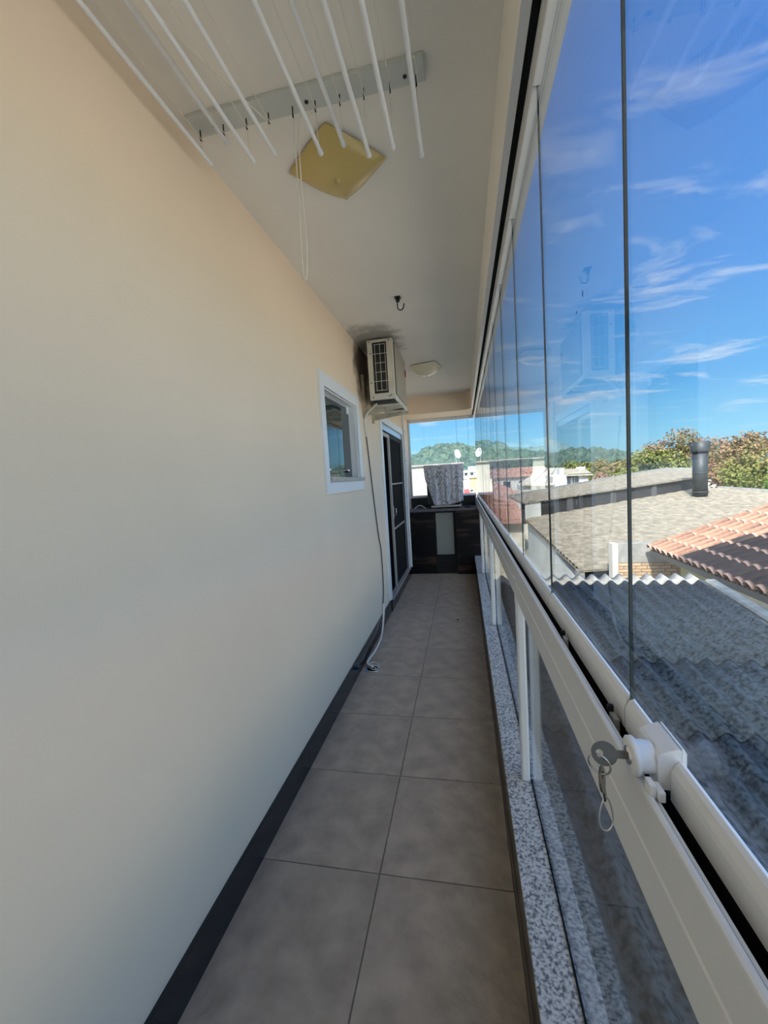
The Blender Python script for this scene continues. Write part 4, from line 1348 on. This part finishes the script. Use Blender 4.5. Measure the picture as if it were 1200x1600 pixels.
MB().ring((9.87, 19.5, 0.9), 0.272, 0.015, (0, 0, 1), 24, 6).ring((9.87, 19.5, 0.12), 0.28, 0.03, (0, 0, 1), 24, 6).build('joint_ring', 'chimney_black', chm)

# ================================================================== HOUSES FARTHER OFF
def windows(t, face, specs, y=None):
    for (u0, u1, z0, z1) in specs:
        f = MB().box(u0, u1, face - 0.05, face + 0.03, z0, z1).build('window', 'white_render', t)
        MB().box(u0 + 0.07, u1 - 0.07, face - 0.06, face - 0.049, z0 + 0.07, z1 - 0.07).build('pane', 'house_glass', f)


def gable_roof(t, x0, x1, y0, y1, z0, h, m, ridge='x', over=0.3, name='roof'):
    x0 -= over; x1 += over; y0 -= over; y1 += over
    if ridge == 'x':
        ym = (y0 + y1) / 2
        vs_ = [(x0, y0, z0), (x1, y0, z0), (x1, y1, z0), (x0, y1, z0), (x0, ym, z0 + h), (x1, ym, z0 + h)]
        fs = [(0, 1, 5, 4), (2, 3, 4, 5), (0, 4, 3), (1, 2, 5), (0, 3, 2, 1)]
    elif ridge == 'y':
        xm = (x0 + x1) / 2
        vs_ = [(x0, y0, z0), (x1, y0, z0), (x1, y1, z0), (x0, y1, z0), (xm, y0, z0 + h), (xm, y1, z0 + h)]
        fs = [(0, 4, 5, 3), (1, 2, 5, 4), (0, 1, 4), (2, 3, 5), (0, 3, 2, 1)]
    else:
        xm, ym = (x0 + x1) / 2, (y0 + y1) / 2
        q = min(x1 - x0, y1 - y0) / 2 * 0.98
        if x1 - x0 > y1 - y0:
            r0, r1 = (x0 + q, ym, z0 + h), (x1 - q, ym, z0 + h)
        else:
            r0, r1 = (xm, y0 + q, z0 + h), (xm, y1 - q, z0 + h)
        vs_ = [(x0, y0, z0), (x1, y0, z0), (x1, y1, z0), (x0, y1, z0), r0, r1]
        if x1 - x0 > y1 - y0:
            fs = [(0, 1, 5, 4), (1, 2, 5), (2, 3, 4, 5), (3, 0, 4), (0, 3, 2, 1)]
        else:
            fs = [(0, 1, 4), (1, 2, 5, 4), (2, 3, 5), (3, 0, 4, 5), (0, 3, 2, 1)]
    return MB().add(vs_, fs).build(name, m, t)


def tile_ribs(t, x0, x1, y0, y1, z0, z1, pitch, m, parent):
    """rolls of tiles running up the slope facing us, joined (too fine to pick apart)"""
    mb = MB()
    n = int((x1 - x0) / pitch)
    for i in range(n):
        x = x0 + pitch * (i + 0.5)
        mb.tube([(x, y0, z0), (x, y1, z1)], pitch * 0.36, 6, caps=False)
    o = mb.build('tile_rolls', m, parent)
    o['kind'] = 'stuff'


# red tiled roof just past the warehouse
h1 = thing('tiled_cottage', (2.4, 26, GROUND), 'cottage with weathered red tile roof just past the warehouse', 'house')
MB().box(0.3, 3.3, 24.2, 28.5, GROUND, -1.3).build('wall', 'cream_render', h1)
r1 = MB().add([(-0.6, 23.6, -1.25), (3.35, 23.6, -1.25), (3.0, 27.0, 0.0), (-0.6, 27.0, 0.0), (-0.6, 23.6, -1.45), (3.35, 23.6, -1.45), (3.0, 27.0, -0.2), (-0.6, 27.0, -0.2)],
              [(0, 1, 2, 3), (4, 7, 6, 5), (0, 4, 5, 1), (1, 5, 6, 2), (2, 6, 7, 3), (3, 7, 4, 0)]).build('roof', 'terracotta_far', h1)
tile_ribs(h1, -0.55, 3.1, 23.6, 27.0, -1.25, 0.0, 0.19, 'terracotta_far', r1)
h1b = thing('tiled_cottage', (2.0, 33, GROUND), 'cottage with pinkish red roof behind the nearer red roof', 'house')
MB().box(0.5, 4.0, 31, 35.5, GROUND, -0.3).build('wall', 'white_render', h1b)
gable_roof(h1b, 0.5, 4.0, 31, 35.5, -0.3, 1.2, 'terracotta_far', 'hip', 0.4)
# long red roof with white house
h2 = thing('red_roof_house', (7.6, 62, GROUND), 'white house with long red tile roof and antenna frame', 'house')
MB().box(3.9, 11.4, 60, 68, GROUND, 0.7).build('wall', 'white_render', h2)
windows(h2, 60, [(5.5, 6.6, -0.9, 0.2), (7.6, 8.6, -1.0, 0.2), (9.6, 10.4, -0.9, 0.2)])
gable_roof(h2, 3.9, 11.4, 60, 68, 0.7, 1.35, 'terracotta_far', 'x', 0.5)
fr_ = MB()
for xx in (8.6, 9.1, 9.6):
    fr_.box(xx - 0.09, xx + 0.09, 60.6, 60.8, 0.8, 1.75)
fr_.box(8.3, 9.8, 60.55, 60.85, 1.6, 1.85)
fr_.build('antenna_frame', 'terracotta_far', h2)
# pale roofed house
h3 = thing('pale_roof_house', (8.2, 47, GROUND), 'house with sloping pale cream roof left of the white house', 'house')
MB().box(6.3, 9.6, 45.5, 51, GROUND, 0.0).build('wall', 'gable_render', h3)
MB().add([(5.6, 44.6, 0.12), (9.2, 44.6, -0.05), (12.0, 52, 1.55), (9.4, 52, 1.75), (5.6, 44.6, -0.03), (9.2, 44.6, -0.2), (12.0, 52, 1.4), (9.4, 52, 1.6)],
         [(0, 1, 2, 3), (4, 7, 6, 5), (0, 4, 5, 1), (1, 5, 6, 2), (2, 6, 7, 3), (3, 7, 4, 0)]).build('roof', 'pale_roof', h3)
MB().tube([(7.0, 44.6, 0.08), (10.1, 52, 1.72)], 0.07, 6).tube([(8.3, 44.6, 0.0), (11.0, 52, 1.6)], 0.07, 6).build('roof_hip', 'grey_roof', h3)
MB().box(7.6, 7.95, 45.40, 45.55, -1.2, -0.3).build('window', 'house_glass', h3)
# low cream shed in front
h4 = thing('cream_shed', (6.6, 40, GROUND), 'low cream shed below the pale roofed house', 'shed')
MB().box(5.4, 7.2, 40, 43, GROUND, -0.55).build('wall', 'cream_render', h4)
MB().box(5.2, 7.35, 39.8, 43.2, -0.55, -0.45).build('roof', 'pale_roof', h4)
MB().box(6.85, 7.1, 39.93, 40.05, -1.3, -0.75).build('window', 'house_glass', h4)
# white modern house with canopy
h5 = thing('white_house', (10.8, 47, GROUND), 'white flat roofed house with tiled canopy and blue grey bay', 'house')
MB().box(8.8, 10.55, 45, 50, GROUND, 0.85).box(9.8, 10.25, 44.9, 46, GROUND, 1.5).build('wall', 'white_render', h5)
MB().box(10.55, 11.75, 45.6, 49, GROUND, 0.85).build('blue_bay', 'blue_render', h5)
MB().box(11.75, 12.65, 45.1, 49, GROUND, 0.8).build('white_wing', 'white_render', h5)
cn = MB().add([(10.45, 44.7, 0.78), (12.95, 44.7, 0.72), (12.8, 47.5, 1.32), (10.5, 47.5, 1.35), (10.45, 44.7, 0.68), (12.95, 44.7, 0.62), (12.8, 47.5, 1.2), (10.5, 47.5, 1.2)],
              [(0, 1, 2, 3), (4, 7, 6, 5), (0, 4, 5, 1), (1, 5, 6, 2), (2, 6, 7, 3), (3, 7, 4, 0)]).build('tiled_canopy', 'pale_roof', h5)
tile_ribs(h5, 10.5, 12.9, 44.7, 47.5, 0.8, 1.36, 0.2, 'pale_roof', cn)
MB().box(12.1, 13.0, 47.4, 47.7, 0.5, 1.55).build('parapet', 'white_render', h5)
MB().box(11.0, 11.25, 45.5, 45.62, -0.6, 0.5).box(11.35, 11.45, 45.5, 45.62, -0.6, 0.5).build('window', 'white_render', h5)
lv = MB()
for k in range(7):
    lv.box(8.83, 9.15, 44.93, 45.02, 0.62 - k * 0.22, 0.72 - k * 0.22)
lv.build('louvre', 'grey_roof', h5)

# cream party wall beyond the end glass, with satellite dish
cwl = thing('party_wall', (-2, 15, GROUND), 'weathered cream wall with dark cap just beyond the end glazing', 'wall')
MB().box(-6, 0.0, 15, 15.3, GROUND, 1.86).build('face', 'dirty_render', cwl)
MB().box(-6.05, 0.05, 14.92, 15.38, 1.86, 1.92).build('cap', 'grey_roof', cwl)
ds = thing('satellite_dish', (-0.2, 15.1, 1.92), 'white satellite dish standing on the cream party wall', 'dish')
dm = MB()
dc = Vector((-0.20, 15.05, 2.22)); dn = Vector((0.95, -0.75, 0.25)).normalized()
u = dn.orthogonal().normalized(); v = dn.cross(u)
rings = []
for j in range(7):
    r = 0.17 * j / 6
    rings.append([dc + (u * math.cos(a) * 1.0 + v * math.sin(a)) * r + dn * (0.05 * (j / 6) ** 2) for a in [2 * math.pi * k / 24 for k in range(24)]])
vs_ = [p for rg in rings for p in rg]
fs = [(j * 24 + k, j * 24 + (k + 1) % 24, (j + 1) * 24 + (k + 1) % 24, (j + 1) * 24 + k) for j in range(6) for k in range(24)]
dish = dm.add(vs_, fs, smooth=True).build('reflector', 'dish_white', ds)
md = dish.modifiers.new('thick', 'SOLIDIFY'); md.thickness = 0.008
MB().tube([dc - dn * 0.01, dc - dn * 0.06 + Vector((0, 0, -0.05)), (dc.x - 0.02, 15.12, 1.92)], 0.012, 8).build('mast', 'grey_alu', ds)
MB().tube([dc + Vector((-0.08, 0.0, -0.16)), dc + dn * 0.18 + Vector((-0.1, 0, -0.12))], 0.006, 6).build('feed_arm', 'grey_alu', ds)

# pink and ochre houses seen past the cloth
h6 = thing('pink_house', (0.4, 58, GROUND), 'pink house with red awning and ochre end wall', 'house')
MB().box(-2.2, 0.95, 58, 64, GROUND, 0.75).build('wall', 'pink_render', h6)
MB().box(0.95, 1.9, 58.1, 64, GROUND, 1.0).build('ochre_wall', 'ochre_render', h6)
MB().box(-2.3, 1.95, 57.8, 64.2, 1.0, 1.18).build('roof_slab', 'white_render', h6)
MB().add([(-0.05, 57.9, -0.55), (0.75, 57.9, -0.55), (0.75, 56.9, -1.0), (-0.05, 56.9, -1.0), (-0.05, 57.9, -0.63), (0.75, 57.9, -0.63), (0.75, 56.9, -1.08), (-0.05, 56.9, -1.08)],
         [(0, 1, 2, 3), (4, 7, 6, 5), (0, 4, 5, 1), (1, 5, 6, 2), (2, 6, 7, 3), (3, 7, 4, 0)]).build('awning', 'red_mark', h6)
windows(h6, 58, [(0.85, 1.35, -1.1, -0.6)])
h7 = thing('white_block', (0.8, 80, GROUND), 'white two storey block behind the pink house', 'house')
MB().box(-3, 3.0, 80, 88, GROUND, 2.3).box(1.0, 2.4, 80.5, 86, 2.3, 3.0).build('wall', 'white_render', h7)
windows(h7, 80, [(0.2, 0.9, 1.2, 1.9), (1.3, 2.0, 1.2, 1.9)])
MB().box(-3.1, 3.1, 79.8, 88.2, 1.85, 2.05).build('ledge', 'pale_roof', h7)

# small houses scattered over the town and up the far slope
rnd = random.Random(11)
hm = []
for c_ in (('white_render', 'terracotta_far'), ('cream_render', 'grey_roof'), ('white_render', 'pale_roof')):
    mb = MB().box(-1.6, 1.6, -1.3, 1.3, 0, 2.6)
    mb.add([(-1.8, -1.5, 2.6), (1.8, -1.5, 2.6), (1.8, 1.5, 2.6), (-1.8, 1.5, 2.6), (-1.2, 0, 3.5), (1.2, 0, 3.5)], [(0, 1, 5, 4), (2, 3, 4, 5), (0, 4, 3), (1, 2, 5), (0, 3, 2, 1)], 1)
    hm.append(mb.mesh('far_house', list(c_)))


def hill_h(x, y):
    return 0


spots = []
clumps = []
for i in range(11):
    a = math.radians(3.5 + i * 2.2); d = 190 + (i % 2) * 130 + rnd.uniform(-5, 5)
    clumps.append((d * math.sin(a), d * math.cos(a), d / 100))
tries = 0
while len(spots) < 70 and tries < 4000:
    tries += 1
    a = math.radians(rnd.uniform(-3, 27))
    d = rnd.uniform(95, 340)
    hx_, hy_ = d * math.sin(a), d * math.cos(a)
    if any(math.hypot(hx_ - q[0], hy_ - q[1]) < 8.5 for q in spots) or any(abs(hx_ - q[0] - q[2]) < 6.5 * q[2] and abs(hy_ - q[1]) < 2.6 * q[2] + 4 for q in clumps):
        continue
    spots.append((d * math.sin(a), d * math.cos(a), GROUND + 0.006 * d * rnd.uniform(0.7, 1.5), rnd))
for i, (x, y, z, _) in enumerate(spots):
    o = link('far_house', hm[i % 3])
    s = rnd.uniform(0.8, 1.5)
    o.scale = (s, s, s * rnd.uniform(0.9, 1.4)); o.rotation_euler = (0, 0, rnd.uniform(-0.5, 0.5))
    o.location = (x, y, GROUND)
    kind_ = ['tiny far white house with reddish roof in the town', 'tiny far cream house with dark grey roof in the town', 'tiny far white house with pale roof in the town'][i % 3]
    tag(o, kind_, 'house', ['far red roofed houses', 'far grey roofed houses', 'far pale roofed houses'][i % 3])

# ================================================================== TREES
def make_tree(name, label, cat, base, blobs, m, n_leaf, leaf, seed, trunk_h=None, group=None):
    rn = random.Random(seed)
    t = thing(name, base, label, cat, group)
    vs_, fs, val = [], [], []
    tot = sum(b[3] * b[4] * b[5] for b in blobs)
    for (cx, cy, cz, rx, ry, rz) in blobs:
        k = int(n_leaf * rx * ry * rz / tot)
        tone = rn.uniform(-0.18, 0.18)
        for _ in range(k):
            while True:
                d = Vector((rn.uniform(-1, 1), rn.uniform(-1, 1), rn.uniform(-1, 1)))
                if 0.25 < d.length < 1:
                    break
            d *= (0.6 + 0.4 * rn.random()) if rn.random() < 0.7 else 1.0
            nz = noise.noise(Vector((cx + d.x * rx, cy + d.y * ry, cz + d.z * rz)) * 1.1)
            if nz < -0.22:
                continue
            p = Vector((cx + d.x * rx, cy + d.y * ry, cz + d.z * rz))
            nn = (d + Vector((rn.uniform(-1, 1), rn.uniform(-1, 1), rn.uniform(-0.4, 1)))).normalized()
            u = nn.orthogonal().normalized(); w2 = nn.cross(u)
            an = rn.uniform(0, 6.28)
            u2 = u * math.cos(an) + w2 * math.sin(an); w3 = nn.cross(u2)
            s = leaf * rn.uniform(0.6, 1.3)
            o_ = len(vs_)
            vs_ += [p - u2 * s, p + w3 * s * 0.45 + nn * s * 0.15, p + u2 * s, p - w3 * s * 0.45 + nn * s * 0.15]
            fs.append((o_, o_ + 1, o_ + 2, o_ + 3))
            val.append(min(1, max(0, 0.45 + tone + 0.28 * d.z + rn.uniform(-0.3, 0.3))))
    me = bpy.data.meshes.new('foliage')
    me.from_pydata([tuple(v_) for v_ in vs_], [], fs)
    at = me.attributes.new('leaf', 'FLOAT', 'FACE')
    at.data.foreach_set('value', val)
    me.materials.append(MATS[m])
    fo = link('foliage', me, t)
    fo['kind'] = 'stuff'
    tr_ = MB()
    b0 = Vector(base)
    for (cx, cy, cz, rx, ry, rz) in blobs:
        c0 = Vector((cx, cy, cz))
        mid = b0.lerp(c0, 0.5) + Vector((rn.uniform(-0.3, 0.3), rn.uniform(-0.3, 0.3), 0.3))
        tr_.tube(smooth_path([b0, mid, c0, c0 + Vector((rn.uniform(-0.3, 0.3) * rx, 0, rz * 0.8))], 4), [0.16 * (1 - 0.9 * k / 12) + 0.012 for k in range(13)], 6)
    tr_.build('trunk', 'bark', t)
    return t


make_tree('tree', 'tall loose russet leaved tree behind the black chimney', 'tree', (17.5, 38, GROUND),
          [(17.9, 38, 3.2, 1.5, 1.0, 1.25), (16.2, 38, 2.4, 1.6, 1.0, 1.1), (19.3, 38, 2.3, 1.6, 1.0, 1.2), (17.6, 38, 0.6, 2.3, 1.1, 1.7), (20.2, 38, 0.8, 1.5, 1.0, 1.5)], 'leaf_russet', 7000, 0.13, 3)
make_tree('tree', 'broad green and russet tree right of the chimney', 'tree', (19.6, 34.2, GROUND),
          [(18.9, 34.2, 2.0, 1.5, 1.0, 1.2), (20.6, 34.2, 2.35, 1.7, 1.0, 1.1), (22.8, 34.2, 2.1, 1.8, 1.0, 1.2), (19.6, 34.2, 0.2, 2.4, 1.1, 1.8), (22.8, 34.2, 0.2, 2.2, 1.1, 1.7)], 'leaf_russet', 9500, 0.14, 5)
make_tree('tree', 'bushy olive green tree left of the chimney', 'tree', (13.4, 33, GROUND),
          [(13.4, 33, 1.7, 1.5, 1.2, 1.0), (14.6, 33, 1.1, 1.5, 1.2, 1.3), (12.0, 33, 0.7, 1.4, 1.2, 1.2)], 'leaf_green', 6500, 0.14, 8)
make_tree('shrub', 'bright green shrub at the right behind the ribbed roof', 'shrub', (18.2, 26.5, GROUND),
          [(17.8, 26.5, -0.3, 1.2, 0.9, 0.9), (18.9, 26.5, 0.0, 1.3, 0.9, 0.9)], 'leaf_bright', 3600, 0.11, 13)
make_tree('tree', 'yellowish green tree between the chimney tree and shrub', 'tree', (18.2, 30, GROUND),
          [(17.6, 30, 0.6, 1.5, 1.1, 1.3), (19.2, 30, 0.6, 1.5, 1.1, 1.3)], 'leaf_green', 5200, 0.12, 17)
make_tree('tree', 'dark green tree far behind the white house', 'tree', (21.0, 85, GROUND),
          [(20.6, 85, 0.6, 2.6, 2.0, 2.6), (23.5, 86, 0.2, 2.6, 2.0, 2.4), (26.4, 87, 0.6, 2.8, 2.0, 2.6)], 'leaf_green', 4200, 0.30, 21)
make_tree('tree', 'small russet tree at the end of the dark clerestory roof', 'tree', (13.4, 44, GROUND),
          [(13.9, 44, 0.0, 1.3, 1.2, 1.0), (16.2, 44.5, 0.7, 1.8, 1.3, 1.3), (14.9, 44, 1.0, 1.2, 1.0, 0.9)], 'leaf_russet', 4200, 0.17, 23)
# rows of dark trees in the town
for i in range(11):
    x, y, s = clumps[i]
    make_tree('tree', 'dark clump of trees far off among the town houses', 'tree', (x, y, GROUND),
              [(x, y, GROUND + 2.2 * s, 2.2 * s, 1.6 * s, 1.5 * s), (x + 2.4 * s, y, GROUND + 1.8 * s, 2.0 * s, 1.6 * s, 1.5 * s)], 'leaf_dark', 500, 0.42 * s, 40 + i, group='far tree clumps of the town')

# ================================================================== HILLS
def hill(name, label, pts, dist, depth, m, seed, rough, num, n=150, nd=16):
    """ridge given as (azimuth deg, elevation deg); a rounded body of real depth behind it"""
    vs_, fs = [], []
    a0, a1 = pts[0][0], pts[-1][0]
    for j in range(nd + 1):
        v = j / nd
        d = dist + depth * (v - 0.55)
        prof = math.sin(min(1.0, v / 0.55) * math.pi / 2) if v < 0.55 else math.cos((v - 0.55) / 0.45 * math.pi / 2 * 0.8)
        for i in range(n + 1):
            az = a0 + (a1 - a0) * i / n
            for q in range(len(pts) - 1):
                if pts[q][0] <= az <= pts[q + 1][0] + 1e-6:
                    tt = (az - pts[q][0]) / (pts[q + 1][0] - pts[q][0])
                    tt = tt * tt * (3 - 2 * tt)
                    el = pts[q][1] + (pts[q + 1][1] - pts[q][1]) * tt
                    break
            H = dist * math.tan(math.radians(el)) + CAM_Z - GROUND
            ar = math.radians(az)
            x, y = d * math.sin(ar), d * math.cos(ar)
            nz = noise.fractal(Vector((x, y, seed)) * rough, 0.7, 2.0, 6) * dist * 0.008 * min(1, v * 4)
            vs_.append((x, y, GROUND + max(0.0, H * prof) + nz))
    for j in range(nd):
        for i in range(n):
            a = j * (n + 1) + i
            fs.append((a, a + 1, a + n + 2, a + n + 1))
    o = MB().add(vs_, fs, smooth=False).build(name, m)
    struct(o, label)
    return o


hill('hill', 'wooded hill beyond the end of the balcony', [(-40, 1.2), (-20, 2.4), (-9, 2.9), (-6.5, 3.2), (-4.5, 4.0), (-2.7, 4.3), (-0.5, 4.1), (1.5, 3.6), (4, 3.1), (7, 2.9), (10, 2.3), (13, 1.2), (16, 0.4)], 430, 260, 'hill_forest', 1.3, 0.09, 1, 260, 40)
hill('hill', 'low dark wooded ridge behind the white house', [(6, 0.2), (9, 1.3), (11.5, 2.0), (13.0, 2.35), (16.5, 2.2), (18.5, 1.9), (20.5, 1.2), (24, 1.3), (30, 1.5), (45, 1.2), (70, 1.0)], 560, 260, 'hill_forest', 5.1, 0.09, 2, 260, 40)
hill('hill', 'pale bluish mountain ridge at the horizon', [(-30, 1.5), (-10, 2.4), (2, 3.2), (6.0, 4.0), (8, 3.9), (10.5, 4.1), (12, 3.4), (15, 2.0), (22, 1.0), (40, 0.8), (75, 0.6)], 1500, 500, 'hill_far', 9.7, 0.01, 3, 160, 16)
